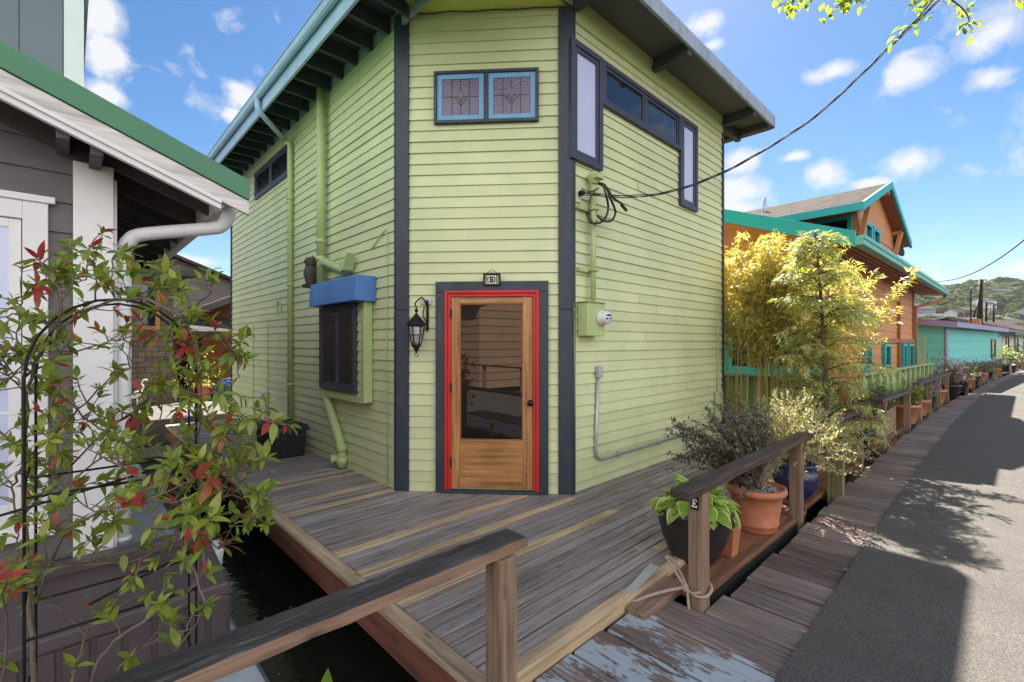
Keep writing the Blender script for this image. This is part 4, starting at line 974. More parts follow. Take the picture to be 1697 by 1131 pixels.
for a_, b_ in bars:
    mb = MB(); mb.tube([a_, b_], .0055, 6); mb.build('cross_bar', M['black'], tre)
sb = thing('red_tipped_shrub', Vector((-.1, 2.45, -.33)), 'red tipped green climbing shrub sprawling over the black arch', 'shrub')
BR = [([(60, 1180), (48, 1000), (40, 850), (42, 700), (60, 600), (110, 540), (190, 497), (270, 508), (320, 560), (332, 650), (326, 760), (332, 880)], .015, 1.95),
 ([(110, 1180), (150, 1040), (235, 985), (290, 925), (345, 860)], .010, 1.85), ([(-30, 690), (60, 760), (120, 820), (190, 870)], .009, 1.9),
 ([(-20, 560), (60, 625), (140, 690), (220, 740), (300, 765), (350, 800)], .009, 2.0), ([(40, 850), (120, 770), (200, 695), (280, 660), (370, 650)], .009, 2.05),
 ([(130, 1180), (180, 1075), (262, 1015), (330, 960), (350, 850), (400, 800), (440, 760)], .012, 1.9), ([(-20, 935), (60, 930), (130, 935), (220, 928), (275, 900), (312, 850)], .009, 1.75),
 ([(325, 690), (370, 720), (410, 690), (452, 700)], .007, 2.15), ([(330, 770), (390, 800), (425, 860), (440, 835)], .007, 2.1), ([(90, 560), (100, 490), (62, 430)], .007, 1.9),
 ([(160, 500), (157, 440), (150, 412)], .006, 1.9), ([(190, 492), (186, 440), (205, 415)], .006, 2.0), ([(100, 545), (40, 520), (-10, 532)], .007, 1.85), ([(300, 520), (345, 490), (352, 462)], .006, 2.1),
 ([(320, 570), (362, 560), (385, 590)], .006, 2.15), ([(240, 505), (262, 465), (272, 452)], .006, 2.05), ([(50, 650), (10, 610), (-15, 600)], .006, 1.8), ([(330, 620), (372, 640), (395, 625), (388, 580)], .005, 2.2),
 ([(60, 1000), (100, 900), (160, 850), (240, 830), (330, 790)], .010, 1.8), ([(300, 900), (335, 985), (322, 1040), (260, 1060), (215, 1090)], .006, 1.8), ([(0, 1150), (10, 1050), (-5, 960)], .009, 1.6),
 ([(45, 760), (110, 700), (170, 640), (250, 600), (330, 590)], .008, 2.1), ([(60, 610), (130, 580), (210, 560), (290, 545)], .008, 2.15), ([(42, 760), (20, 820), (30, 900), (10, 980)], .008, 1.7),
 ([(120, 800), (170, 760), (230, 790), (290, 830), (350, 900), (372, 905)], .007, 1.95), ([(330, 660), (300, 640), (255, 650), (215, 690)], .006, 2.15), ([(330, 740), (370, 770), (418, 765)], .006, 2.2),
 ([(150, 1060), (100, 1010), (60, 960)], .006, 1.75), ([(330, 880), (375, 850), (410, 855)], .006, 2.1), ([(60, 600), (30, 560), (35, 500), (60, 470)], .006, 1.9), ([(250, 900), (290, 830), (350, 760), (380, 700)], .007, 2.1), ([(300, 860), (360, 820), (400, 760)], .007, 2.15), ([(180, 760), (240, 720), (300, 690), (340, 700)], .007, 2.1), ([(60, 470), (120, 470), (160, 455)], .006, 1.95), ([(0, 640), (50, 600), (90, 600)], .006, 1.85), ([(210, 500), (250, 480), (300, 480)], .006, 2.1), ([(100, 640), (80, 700), (100, 760)], .006, 1.8)]
rnd = random.Random(77); ms = MB(); ml = MB()
def rosette(p, ax, n, L, red):
    ax = ax.normalized(); a = ax.orthogonal().normalized(); b = ax.cross(a)
    for k in range(n):
        t = k*2.4+rnd.random()*.6; sp = rnd.uniform(.35, 1.25); d = (a*math.cos(t)+b*math.sin(t))*sp+ax*rnd.uniform(.35, .9)
        l = L*rnd.uniform(.65, 1.15); ml.leaf(p-ax*(.012*k/n*3), d.normalized(), Vector((0, 0, 1))*.7+ax*.5+rv(.2), l, l*rnd.uniform(.30, .38), rnd.uniform(.0, .45), 4, 1 if rnd.random() < red else 0, .22)
for pix, r, dp in BR:
    n = len(pix); ph = rnd.uniform(0, 6); ctrl = [at(px, py, dp+.16*math.sin(ph+i*.9)) for i, (px, py) in enumerate(pix)]
    pts = smoothpath(ctrl, 6); L = sum((pts[i+1]-pts[i]).length for i in range(len(pts)-1))
    pts = [p+Vector((rnd.uniform(-1, 1), rnd.uniform(-1, 1), rnd.uniform(-1, 1)))*.006 for p in pts]
    ms.tube(pts, [max(.0026, r*(1-.72*i/(len(pts)-1))*.62) for i in range(len(pts))], 7)
    nt = max(2, int(L/(.075 if r > .0145 else .053)))
    for k in range(nt):
        q = .10+.9*(k+rnd.random())/nt; f = q*(len(pts)-1); j = min(int(f), len(pts)-2); p = pts[j].lerp(pts[j+1], f-j)
        if p.x > .62 and rnd.random() < .6: continue
        if p.z < .75 and rnd.random() < (.72 if p.z < .45 else .42): continue
        d = (rv(1)+Vector((0, 0, .55))).normalized(); tl = rnd.uniform(.035, .15); e = p+d*tl; mid = p.lerp(e, .5)+rv(.012)
        ms.tube([p, mid, e], [.0030, .0024, .0018], 5, cap=False)
        rosette(e, (e-mid), rnd.randint(5, 8), rnd.uniform(.043, .070), 0.72 if rnd.random() < .11 else .05)
        if rnd.random() < .5: 
            l = .07; ml.leaf(mid, (rv(1)+Vector((0, 0, .3))).normalized(), Vector((0, 0, 1)), l, l*.38, .3, 4, 0, .2)
    rosette(pts[-1], pts[-1]-pts[-2], 7, .085, .75 if rnd.random() < .35 else .1)
ms.build('stems', M['stem'], sb); ml.build('leaves', [M['lf_green'], M['lf_red']], sb)
# little leaf poking up at the bottom edge: a plant on the dock side
B = Vector((.62, 1.10, DZ+.014)); 
lp = thing('low_leafy_plant', gnd(540, 1230, -.05), 'single broad green leaf rising at the foot of the near rail', 'plant'); b = BASE[lp.name]
mb = MB(); tip = at(541, 1112, (gnd(540, 1230, -.05)-EYE).dot(FWD)); d = tip-b
mb.leaf(b+d*.4, d.normalized(), RGT.cross(d), d.length*.6, .06, .1, 5); mb.leaf(b, (d+Vector((.1, .05, 0))).normalized(), (0, 0, 1), d.length*.6, .05, .5, 5); mb.tube([b, b+d*.45], .004, 5); mb.build('leaves', M['lf_green'], lp)

# fallen leaves and litter on the matting, planks and deck
rnd = random.Random(66); mb = MB()
for i in range(290):
    if i >= 260: u = rnd.uniform(.85, 1.27); v = rnd.uniform(1.8, 6); z = WZ+.004
    elif i < 150: u = rnd.uniform(1.2, 14); v = rnd.uniform(-2.2, 1.1)+bend(u); z = DZ+.019 if v < .715+bend(u) else DZ+.008
    else:
        u = rnd.uniform(1.5, 7); v = rnd.uniform(1.65, 6); z = .006
        if v > 2.9 and u > 2.4: continue
    d = Vector((rnd.uniform(-1, 1), rnd.uniform(-1, 1), rnd.uniform(-.1, .25))); l = rnd.uniform(.012, .04)
    mb.leaf((u, v, z), d, Vector((rnd.uniform(-.3, .3), rnd.uniform(-.3, .3), 1)), l, l*rnd.uniform(.3, .6), rnd.uniform(-.3, .3), 3, 0, .3)
tag(mb.build('fallen_leaves', leafmat('dry_leaf', [(.16, .09, .04), (.25, .18, .08), (.30, .27, .20), (.10, .06, .03)], .1, .7)), 'scattered dry leaves and litter on the dock and deck', 'leaves', kind='stuff')
# ================================================================== GREY HOUSE ON THE LEFT
GV = 3.90; GU = .187
gh = thing('grey_house', (-1.5, 5.2, -.33), 'taupe grey clapboard house with white trim and a green edged roof', 'house')
GF = Frame((GU, GV, 0), (-1, 0, 0), (0, -1, 0))     # a runs to the left from the corner
mb = MB(); z = -.30; rnd = random.Random(4)
while z < 3.6:
    zz = z+.178; lim = 4.2
    d1 = .020
    ul = .886-(z+.30-2.625)/math.tan(R(21)); a_ = max(0.0, GU-ul)
    mb.add([GF.P(a_, z, .001), GF.P(lim, z, .001), GF.P(lim, z, d1), GF.P(a_, z, d1), GF.P(a_, zz+.01, .006), GF.P(lim, zz+.01, .006)], [(0, 1, 2, 3), (3, 2, 5, 4)]); z = zz
GF.box(mb, .0, 4.2, -.33, 2.5, -.10, 0)
GS = Frame((GU, GV, 0), (0, 1, 0), (1, 0, 0)); z = -.30
while z < 2.5:
    zz = z+.178; mb.add([GS.P(0, z, .001), GS.P(4.5, z, .001), GS.P(4.5, z, .02), GS.P(0, z, .02), GS.P(0, zz+.01, .006), GS.P(4.5, zz+.01, .006)], [(0, 1, 2, 3), (3, 2, 5, 4)]); z = zz
GS.box(mb, .0, 4.5, -.33, 2.6, -.10, 0)
mb.build('wall', M['gsiding'], gh)
slope = math.tan(R(21)); re_u = .886; RVv = 3.50        # rake plane
zt_end = 2.625
def rz(u): return zt_end+(re_u-u)*slope                  # top of green flashing along the rake
mb = MB(); GF.box(mb, -.022, .165, -.34, rz(GU-.1)-.30, .012, .042); mb.build('corner_board', M['white'], gh, .004)
mb = MB(); GS.box(mb, -.010, .11, -.34, rz(GU)-.33, .0225, .040); mb.build('corner_board', M['white'], gh, .004)
uL = -3.6
def rake(mb, v0, v1, t0, t1, u0=uL, u1=re_u, m=0):
    p = [(u0, rz(u0)-t0), (u1, rz(u1)-t0), (u1, rz(u1)-t1), (u0, rz(u0)-t1)]
    mb.prism([(u, v0, z) for u, z in p], (0, v1-v0, 0), m)
mb = MB(); rake(mb, RVv-.012, RVv+.03, .0, .135); rake(mb, RVv+.03, 8.4, -.002, .03); mb.build('roof', M['roofgreen'], gh, .003)
mb = MB(); rake(mb, RVv, RVv+.029, .14, .235); mb.build('rake_board', M['wfascia'], gh, .003)
mb = MB(); rake(mb, RVv+.012, RVv+.05, .2355, .285, u1=re_u-.16); rake(mb, RVv-.004, RVv+.011, .225, .25, u1=re_u-.16); mb.build('rake_moulding', M['white'], gh, .003)
mb = MB(); rake(mb, RVv+.03, 8.4, .033, .055, u1=re_u-.02); mb.build('roof_boarding', M['gtrim'], gh)
mb = MB(); rake(mb, GV-.03, GV-.001, .06, .30, u1=GU-.02); mb.build('frieze_board', M['gtrim'], gh)
# rafters tails (along u, in planes v = const) and short outlookers under the rake
for v in [GV-.02]+[GV+.45+.42*i for i in range(9)]:
    mb = MB(); rake(mb, v, v+.045, .058, .25, u0=GU-.3, u1=re_u-.16); mb.build('rafter', M['gtrim'], gh, .003)
for u in (-.02, .12, -1.3, -2.4):
    mb = MB(); z = rz(u); mb.box(u-.028, u+.028, RVv+.055, GV-.035, z-.32, z-.09); mb.build('outlooker', M['gtrim'], gh, .003)
# eave gutter along v at the low end, pale soffit return
eu = re_u-.16; ez = rz(eu)
mb = MB(); mb.box(eu, eu+.025, RVv+.05, 8.4, ez-.26, ez-.07); mb.build('eave_fascia', M['white'], gh, .003)
mb = MB(); prof = [(.0, 0), (.0, -.10), (.03, -.125), (.085, -.12), (.105, -.06), (.12, 0), (.112, 0), (.09, -.10)]
P0 = [Vector((eu+.027+a, RVv+.035, ez-.09+b)) for a, b in prof[:6]]; P1 = [p+Vector((0, 4.9, 0)) for p in P0]
for i in range(5): mb.quad(P0[i], P0[i+1], P1[i+1], P1[i])
mb.poly(P0); mb.poly(P1[::-1]); mb.build('gutter', M['whitepvc'], gh)
gx = eu+.075; gy = GV-.22
pth = [(gx, gy, ez-.20), (gx, gy, ez-.28), (gx-.03, gy+.03, ez-.345), (gx-.10, gy+.06, ez-.375), (GU+.20, GV+.02, ez-.43), (GU+.115, GV+.05, ez-.47), (GU+.075, GV+.055, ez-.56), (GU+.072, GV+.055, .05), (GU+.10, GV+.03, -.06), (GU+.22, GV-.02, -.16)]
def boxpipe(mb, pts, w, h):
    pts = smoothpath(pts, 3); mb.tube(pts, w*.62, 12)
mb = MB(); boxpipe(mb, pth[:7], .07, .07); mb.tube(pth[6:8], .0435, 12); boxpipe(mb, pth[7:], .07, .07)
for z in (.25, 1.6): mb.lathe((pth[7][0], pth[7][1], z), [(.048, -.015), (.048, .015)], 12)
mb.build('downspout', M['whitepvc'], gh)
# white window with deep casing
a0 = GF.hit(80, 400, .03)[0]; zt = GF.hit(60, 336, .03)[1]
mb = MB(); ring(GF, mb, a0, a0+1.2, .45, zt, .105, .012, .042); GF.box(mb, a0-.03, a0+1.23, zt+.001, zt+.04, .012, .055); GF.box(mb, a0-.03, a0+1.23, .40, .449, .012, .07)
wn = mb.build('window', M['white'], gh, .004)
mb = MB(); ring(GF, mb, a0+.11, a0+1.09, .56, zt-.11, .05, .005, .028)
for t in (.25, .5, .75): mb_a = a0+.11+.98*t; GF.box(mb, mb_a-.01, mb_a+.01, .61, zt-.16, .008, .024)
for t in (.33, .66): zz = .61+(zt-.77)*t; GF.box(mb, a0+.16, a0+1.04, zz-.01, zz+.01, .008, .0235)
mb.build('sash', M['white'], wn, .002)
mb = MB(); GF.box(mb, a0+.15, a0+1.05, .60, zt-.15, .0215, .0222) if False else GF.box(mb, a0+.15, a0+1.05, .60, zt-.15, .021, .0212); mb.build('pane', M['blindglass'], wn)
# upper storey behind the roof
mb = MB(); tu = .095; tv = 6.5; x = tu-.13; k = 0
mb.box(-5, tu-.005, tv+.01, 9.5, 2.2, 5.06)
while x > -3.2: mb.box(x-.300, x-.004, tv-.004, tv+.012, 2.2, 5.05); x -= .304
mb.build('upper_storey', M['bluegrey'], gh)
mb = MB(); mb.box(tu-.125, tu+.022, tv-.03, tv-.0045, 2.2, 5.05); mb.build('corner_board', M['whitepvc'], gh, .003)
mb = MB(); mb.box(tu, tu+.0215, tv-.004, tv+.14, 2.2, 5.05); mb.build('corner_board', M['whitepvc'], gh, .003)
mb = MB(); mb.box(-5, tu+.06, tv-.07, 9.6, 5.07, 5.14); mb.build('roof', M['bluegrey'], gh, .004)
# float under it
mb = MB(); mb.box(-4.5, .79, 3.0, 9.5, WZ-.3, -.335); mb.box(-4.5, .79, 1.7, 2.998, WZ-.3, -.336); fl = mb.build('house_float', M['floatedge'], bevel=.01); tag(fl, 'pale grey float edge under the grey house', 'float')
mb = MB(); mb.box(.793, .83, 1.7, 9.5, WZ-.05, -.40); mb.build('rub_strip', M['bluegrey'], fl)
# brown resin chest
ch = thing('deck_chest', (.15, 3.48, -.335), 'brown resin deck chest with a sloping lid below the shrub', 'deck chest')
u0, u1, v0, v1 = -.62, .69, 3.175, 3.80
mb = MB(); mb.hexa([(u0+.03, v0+.03, -.333), (u1-.03, v0+.03, -.333), (u1-.03, v1, -.333), (u0+.03, v1, -.333), (u0+.012, v0+.012, .03), (u1-.012, v0+.012, .03), (u1-.012, v1, .12), (u0+.012, v1, .12)])
x = u0+.1
while x < u1-.08: mb.hexa([(x, v0+.018, -.33), (x+.10, v0+.018, -.33), (x+.10, v0+.05, -.33), (x, v0+.05, -.33), (x, v0+.002, .02), (x+.10, v0+.002, .02), (x+.10, v0+.04, .02), (x, v0+.04, .02)]); x += .125
mb.box(u1-.075, u1-.004, v0+.004, v0+.07, -.331, .028); mb.build('chest_body', M['chest'], ch, .006)
mb = MB(); mb.hexa([(u0-.012, v0-.014, .03), (u1+.014, v0-.014, .03), (u1+.014, v1+.01, .10), (u0-.012, v1+.01, .10), (u0-.004, v0-.006, .105), (u1+.006, v0-.006, .105), (u1+.006, v1, .215), (u0-.004, v1, .215)])
mb.box(u0+.02, u1-.02, v1-.12, v1-.01, .19, .262); mb.build('chest_lid', M['chest'], ch, .014)
# big white pot seen at the chest end
wp = thing('white_pot', (.60, 3.98, -.335), 'rounded white pot half hidden behind the brown chest', 'flower pot')
mb = MB(); mb.lathe((.66, 3.96, -.335), [(.10, 0), (.13, .08), (.16, .25), (.175, .36), (.168, .39), (.15, .37)], 24); mb.build('pot', M['white'], wp)
mb = MB(); mb.lathe((.66, 3.96, -.335), [(.15, .33), (.15, .345)], 20); mb.build('soil', M['soil'], wp)

# ================================================================== FAR SIDE OF THE LEFT CHANNEL
fdk = MB(); fdk.box(-4, 3.2, 11.7, 14.1, WZ-.2, -.02); tag(fdk.build('far_float', M['farfloat'], bevel=.02), kind='structure')
fdk = MB(); fdk.box(.8, 12, 14.2, 24, WZ-.2, -.04); tag(fdk.build('far_float_deck', M['deck']), kind='structure')
cs = thing('cedar_shingle_house', (-2, 17, 0), 'weathered cedar shingle house with orange window trim across the channel', 'house')
mb = MB(); mb.box(-6, 1.95, 14.6, 20, -.05, 3.35); mb.build('wall', M['cedarwall'], cs)
mb = MB(); mb.slab([(-6.4, 14.2, 3.36), (2.45, 14.2, 3.36), (2.45, 20.4, 3.75), (-6.4, 20.4, 3.75)], .14, 0, None, None); mb.build('roof', M['darkroof'], cs)
CFr = Frame((1.95, 14.6, 0), (-1, 0, 0), (0, -1, 0))
mb = MB(); ring(CFr, mb, .28, .98, 1.85, 3.05, .09, .001, .06); w_ = mb.build('window', M['orangetrim'] if False else paint('orange_window_trim', (.42, .16, .05), .5, .1, 3), cs, .004)
mb = MB(); CFr.box(mb, .36, .90, 1.93, 2.97, .001, .02); mb.build('pane', M['winglass'], w_)
mb = MB(); CFr.box(mb, .90, 1.02, -.04, 1.82, .001, .07); mb.build('door_post', bpy.data.materials['orange_window_trim'], cs)
bs = thing('red_brown_boathouse', (5, 19.5, 0), 'red brown shingled house with a steep shake roof across the channel', 'house')
mb = MB(); mb.box(2.75, 9, 17.2, 23, -.05, 2.35); mb.prism([(2.75, 17.2, 2.35), (9, 17.2, 2.35), (9, 17.2, 5.3)], (0, 5, 0)); mb.build('wall', M['redshingle'], bs)
mb = MB(); mb.slab([(2.1, 16.6, 2.15), (9.2, 16.6, 5.55), (9.2, 23.2, 5.55), (2.1, 23.2, 2.15)], .16); mb.build('roof', M['shingleroof'], bs)
mb = MB(); mb.prism([(2.02, 16.55, 1.98), (9.2, 16.55, 5.42), (9.2, 16.55, 5.62), (2.02, 16.55, 2.18)], (0, .05, 0)); mb.build('barge_board', M['gtrim'], bs)
mb = MB(); mb.slab([(2.2, 15.6, 1.85), (9, 15.6, 1.85), (9, 17.18, 2.3), (2.2, 17.18, 2.3)], .09); mb.build('porch_roof', M['darkroof'], bs)
for u in (2.6, 4.2):
    mb = MB(); mb.box(u-.05, u+.05, 15.7, 15.8, -.04, 1.8); mb.build('porch_post', M['brownwood'], bs)
mb = MB(); mb.box(3.0, 3.9, 17.14, 17.198, .1, 2.0); mb.build('door', M['orangetrim'], bs)
gs = thing('grey_gabled_house', (4, 27, 0), 'grey gable roofed house peeping over the far boathouse', 'house')
mb = MB(); mb.box(.5, 6, 25, 31, -.3, 4.3); mb.prism([(.5, 25, 4.3), (6, 25, 4.3), (3.25, 25, 5.3)], (0, 6, 0)); mb.build('wall', M['gsiding'], gs)
mb = MB(); mb.slab([(.1, 24.5, 4.2), (3.25, 24.5, 5.4), (3.25, 31, 5.4), (.1, 31, 4.2)], .12); mb.slab([(6.4, 24.5, 4.2), (3.25, 24.5, 5.4), (3.25, 31, 5.4), (6.4, 31, 4.2)], .12); mb.build('roof', M['shingleroof'], gs)
p = onV(233, 614, 13.2); hr = thing('heron_figure', (p.x, 13.2, -.02), 'white heron figure standing on the far float', 'heron figure')
b = Vector((p.x, 13.2, -.02)); mb = MB()
mb.lathe(b+Vector((-.14, 0, .62)), [(.0, -.22), (.05, -.14), (.10, -.02), (.11, .08), (.07, .18), (.03, .24)], 12, 0, (.75, 0, .6)); mb.tube(smoothpath([b+Vector((.02, 0, .76)), b+Vector((.08, 0, .9)), b+Vector((.03, 0, 1.02)), b+Vector((.08, 0, 1.14))], 4), .028, 8); mb.tube([b+Vector((.05, 0, 1.14)), b+Vector((.14, 0, 1.15)), b+Vector((.32, 0, 1.10))], [.03, .035, .004], 8)
mb.tube([b+Vector((-.1, .03, .55)), b+Vector((-.1, .03, 0))], .012, 6); mb.tube([b+Vector((-.1, -.03, .55)), b+Vector((-.1, -.03, 0))], .012, 6); mb.v = [b+(q_-b)*.62 for q_ in mb.v]; hb = mb.build('heron_body', M['whitepvc'], hr)
p = gnd(347, 606, .0)
fp = thing('far_terracotta_pot', (2.55, 14.6, -.04), 'terracotta pot with a yellow bush on the far deck', 'potted plant')
b = Vector((2.55, 14.6, -.04)); mb = MB(); mb.lathe(b, [(.15, 0), (.22, .36), (.25, .37), (.25, .45), (.21, .45)], 20); mb.build('pot', M['terracotta'], fp)
rnd = random.Random(3); mb = MB()
for i in range(320):
    d = Vector((rnd.gauss(0, .20), rnd.gauss(0, .20), abs(rnd.gauss(0, .30)))); mb.leaf(b+Vector((0, 0, .45))+d, rv(1), (0, 0, 1), .10, .05, .2, 2)
mb.build('leaves', M['lf_yellow'], fp)
mb = MB(); b = Vector((3.3, 14.9, -.03)); k = len(mb.v)
mb.lathe(b, [(.45, 0), (.50, .15), (.42, .38), (.25, .52), (.0, .58)], 14, wob=.12); tag(mb.build('tarp_bundle', M['tarp'], root=b), 'crumpled blue tarp bundle on the far deck', 'tarp')

# ================================================================== ORANGE HOUSE (turned 1.74 degrees with the dock)
OA = R(-1.74); co, so = math.cos(OA), math.sin(OA)
OK_ = 1.19; OB = EYE+(Vector((8.9, 2.2, 0))-EYE)*OK_; OB.z = 0; oloc = Vector((OB.x*co-OB.y*so, OB.x*so+OB.y*co, 0))
oh = thing('orange_house', oloc, 'burnt orange house with turquoise trim and a gabled dormer', 'house', rz=OA)
def ob(mb, name, mat, parent=oh, bevel=0.0):
    for i_ in range(len(mb.v)): mb.v[i_] = EYE+(mb.v[i_]-EYE)*OK_-OB
    return mb.build(name, mat, parent, bevel, local=True)
OU0, OU1, OV0, OV1 = 8.95, 17.2, 2.2, 9.5; EZ = 3.04; EV = 1.70; SL = .385
def orz(v): return EZ+(v-EV)*SL
mb = MB(); RID = 6.0
def lap(mb, fr, ln, z0, zf, pitch):
    z = z0
    while z < zf(0)-.02 or z < zf(ln)-.02:
        zz = z+pitch; a0_, a1_ = 0, ln
        if zz > zf(0): 
            pass
        mb.add([fr.P(a0_, z, .0), fr.P(a1_, z, .0), fr.P(a1_, z, .018), fr.P(a0_, z, .018), fr.P(a0_, zz, .003), fr.P(a1_, zz, .003)], [(0, 1, 2, 3), (3, 2, 5, 4)]); z = zz
OL = Frame((OU0, OV0, 0), (0, 1, 0), (-1, 0, 0)); OFt = Frame((OU0, OV0, 0), (1, 0, 0), (0, -1, 0))
lap(mb, OFt, OU1-OU0, -.3, lambda a: 3.0, .19); lap(mb, OL, OV1-OV0, -.3, lambda a: 3.1, .19)
mb.box(OU0+.005, OU1-.005, OV0+.005, OV1, -.4, 3.05)
mb.prism([(OU0+.004, OV0+.02, 3.05), (OU0+.004, OV0+.02, orz(OV0)), (OU0+.004, RID, orz(RID)), (OU0+.004, RID*2-OV0, orz(OV0)), (OU0+.004, RID*2-OV0, 3.05)], (OU1-OU0-.01, 0, 0))
ob(mb, 'wall', M['orange'])
for fr_, a_, b_, t_ in ((OL, -.018, .10, .045), (OFt, -.045, .10, .044), (OFt, 8.15, 8.28, .045)):
    mb = MB(); fr_.box(mb, a_, b_, -.3, 3.0, .019, t_); ob(mb, 'corner_board', M['orangetrim'], bevel=.004)
mb = MB(); OFt.box(mb, 0, 8.25, 1.52, 1.62, .019, .06); OFt.box(mb, 5.9, 6.0, .1, 2.95, .019, .07); ob(mb, 'trim_band', M['orangetrim'], bevel=.004)
RU0, RU1 = 8.24, 18.9
mb = MB()
mb.slab([(RU0, EV, orz(EV)+.10), (RU1, EV, orz(EV)+.10), (RU1, RID, orz(RID)+.10), (RU0, RID, orz(RID)+.10)], .09, 0, 0, 1)
mb.slab([(RU0, 2*RID-EV, orz(EV)+.10), (RU1, 2*RID-EV, orz(EV)+.10), (RU1, RID, orz(RID)+.10), (RU0, RID, orz(RID)+.10)], .09, 0, 0, 1)
ob(mb, 'roof', [M['shingleroof'], M['orangetrim']])
mb = MB(); mb.box(RU0+.05, RU1-.05, EV+.02, OV0+.02, EZ-.075, EZ-.045); q = EV+.02
ob(mb, 'eave_soffit', M['orangetrim'])
mb = MB(); q = EV+.06
while q < OV0: mb.box(RU0+.06, RU1-.06, q, q+.008, EZ-.0895, EZ-.0755); q += .085
ob(mb, 'soffit_batten', M['brownwood'])
mb = MB(); mb.box(RU0-.03, RU1, EV-.12, EV, EZ-.10, EZ+.03); mb.box(RU0-.03, RU1, EV-.135, EV-.12, EZ-.02, EZ+.045); ob(mb, 'gutter', M['tealpale'], bevel=.02)
mb = MB(); mb.prism([(RU0-.03, EV-.02, orz(EV)-.12), (RU0-.03, RID, orz(RID)-.12), (RU0-.03, RID, orz(RID)+.11), (RU0-.03, EV-.02, orz(EV)+.11)], (.04, 0, 0)); ob(mb, 'barge_board', M['teal'], bevel=.004)
mb = MB(); mb.prism([(RU1-.01, EV-.02, orz(EV)-.12), (RU1-.01, RID, orz(RID)-.12), (RU1-.01, RID, orz(RID)+.11), (RU1-.01, EV-.02, orz(EV)+.11)], (.04, 0, 0)); ob(mb, 'barge_board', M['teal'], bevel=.004)
mb = MB(); mb.tube([(RU1-.2, EV-.05, EZ-.12), (RU1-.3, EV-.03, EZ-.24), (OU1+.1, OV0-.06, EZ-.52), (OU1+.03, OV0-.06, EZ-.65), (OU1+.03, OV0-.06, .2)], .04, 8); ob(mb, 'downspout', M['orangetrim'])
# turquoise windows low on the left wall
WB = None
for a in (.10, .86, 1.62, 2.38):
    mb = MB(); ring(OL, mb, a, a+.74, 1.02, 2.12, .07, .019, .07); OL.box(mb, a-.01, a+.75, .95, 1.018, .019, .09); w_ = ob(mb, 'window', M['teal'], bevel=.004)
    mb = MB(); OL.box(mb, a+.07, a+.67, 1.09, 2.05, .02, .032); ob(mb, 'pane', M['winglass'], w_)
    mb = MB(); OL.box(mb, a+.365, a+.385, 1.091, 2.049, .033, .05)
    for z in (1.42, 1.72): OL.box(mb, a+.071, a+.669, z-.01, z+.01, .033, .048)
    ob(mb, 'glazing_bar', M['teal'], w_)
# front wall windows and door near the far end
for a, w2, z0, z1 in ((2.3, .55, .95, 1.5), (4.1, .7, .9, 1.5), (6.4, .5, .55, 1.5), (7.25, .8, .1, 1.5)):
    mb = MB(); ring(OFt, mb, a, a+w2, z0, z1, .07, .019, .075); w_ = ob(mb, 'window', M['teal'], bevel=.004)
    mb = MB(); OFt.box(mb, a+.07, a+w2-.07, z0+.07, z1-.07, .02, .035); ob(mb, 'pane', M['winglass'], w_)
# dormer
DU0_, DU1_, DVf = 10.5, 13.86, 2.12; DP = 12.18; gz0, gzp = 3.92, 4.82
def dz(u): return gzp-(abs(u-DP))*((gzp-gz0)/2.42)
DL = Frame((DU0_, DVf, 0), (0, 1, 0), (-1, 0, 0)); DF = Frame((DU0_, DVf, 0), (1, 0, 0), (0, -1, 0))
mb = MB(); mb.prism([(DU0_, DVf, 3.0), (DU1_, DVf, 3.0), (DU1_, DVf, dz(DU1_)-.1), (DP, DVf, gzp-.1), (DU0_, DVf, dz(DU0_)-.1)], (0, 4.2, 0))
z = 3.0
while z < 4.0:
    for fr, ln in ((DL, 3.5),): mb.add([fr.P(0, z, 0), fr.P(ln, z, 0), fr.P(ln, z, .016), fr.P(0, z, .016), fr.P(0, z+.17, .003), fr.P(ln, z+.17, .003)], [(0, 1, 2, 3), (3, 2, 5, 4)])
    e = min(z+.17, 4.6); mb.add([DF.P(0, z, 0), DF.P(3.36, z, 0), DF.P(3.36, z, .016), DF.P(0, z, .016), DF.P(0, e, .003), DF.P(3.36, e, .003)], [(0, 1, 2, 3), (3, 2, 5, 4)]) if e < 3.95 else None
    z += .17
ob(mb, 'dormer_wall', M['orange'])
gv = 1.90
mb = MB()
for u in (DP-2.42, DP+2.42):
    mb.slab([(u, gv, gz0), (DP, gv, gzp), (DP, 6.6, gzp), (u, 6.6, gz0)], .10, 0, 0, 1)
ob(mb, 'dormer_roof', [M['shingleroof'], M['orangetrim']])
mb = MB()
for sgn in (-1, 1):
    u = DP+sgn*2.42; mb.prism([(u, gv-.03, gz0-.13), (DP, gv-.03, gzp-.13), (DP, gv-.03, gzp+.02), (u, gv-.03, gz0+.02)], (0, .045, 0))
mb.box(DP-2.46, DP-2.42, gv-.03, 6.0, gz0-.13, gz0+.015)
ob(mb, 'dormer_barge_board', M['teal'], bevel=.004)
for u in (DU0_+.08, DU1_-.08):
    mb = MB(); sg = 1 if u > DP else -1
    mb.beam((u, DVf-.01, 3.35), (u, gv+.06, dz(u)-.16), .08, .09, up=(1, 0, 0)); mb.beam((u, DVf, dz(u)-.17), (u, gv+.05, dz(u)-.17), .08, .09, up=(1, 0, 0)); ob(mb, 'bracket', M['orange'], bevel=.004)
mb = MB(); mb.beam((DP, DVf, gzp-.20), (DP, gv+.02, gzp-.20), .08, .10, up=(1, 0, 0)); ob(mb, 'bracket', M['orange'], bevel=.004)
q = [DL.hit(1, 1, 0)] and None
mb = MB(); ring(DL, mb, .07, .66, 3.46, 3.90, .075, .017, .07); w_ = ob(mb, 'window', M['teal'], bevel=.004)
mb = MB(); DL.box(mb, .145, .585, 3.535, 3.825, .018, .03); ob(mb, 'pane', M['winglass'], w_)
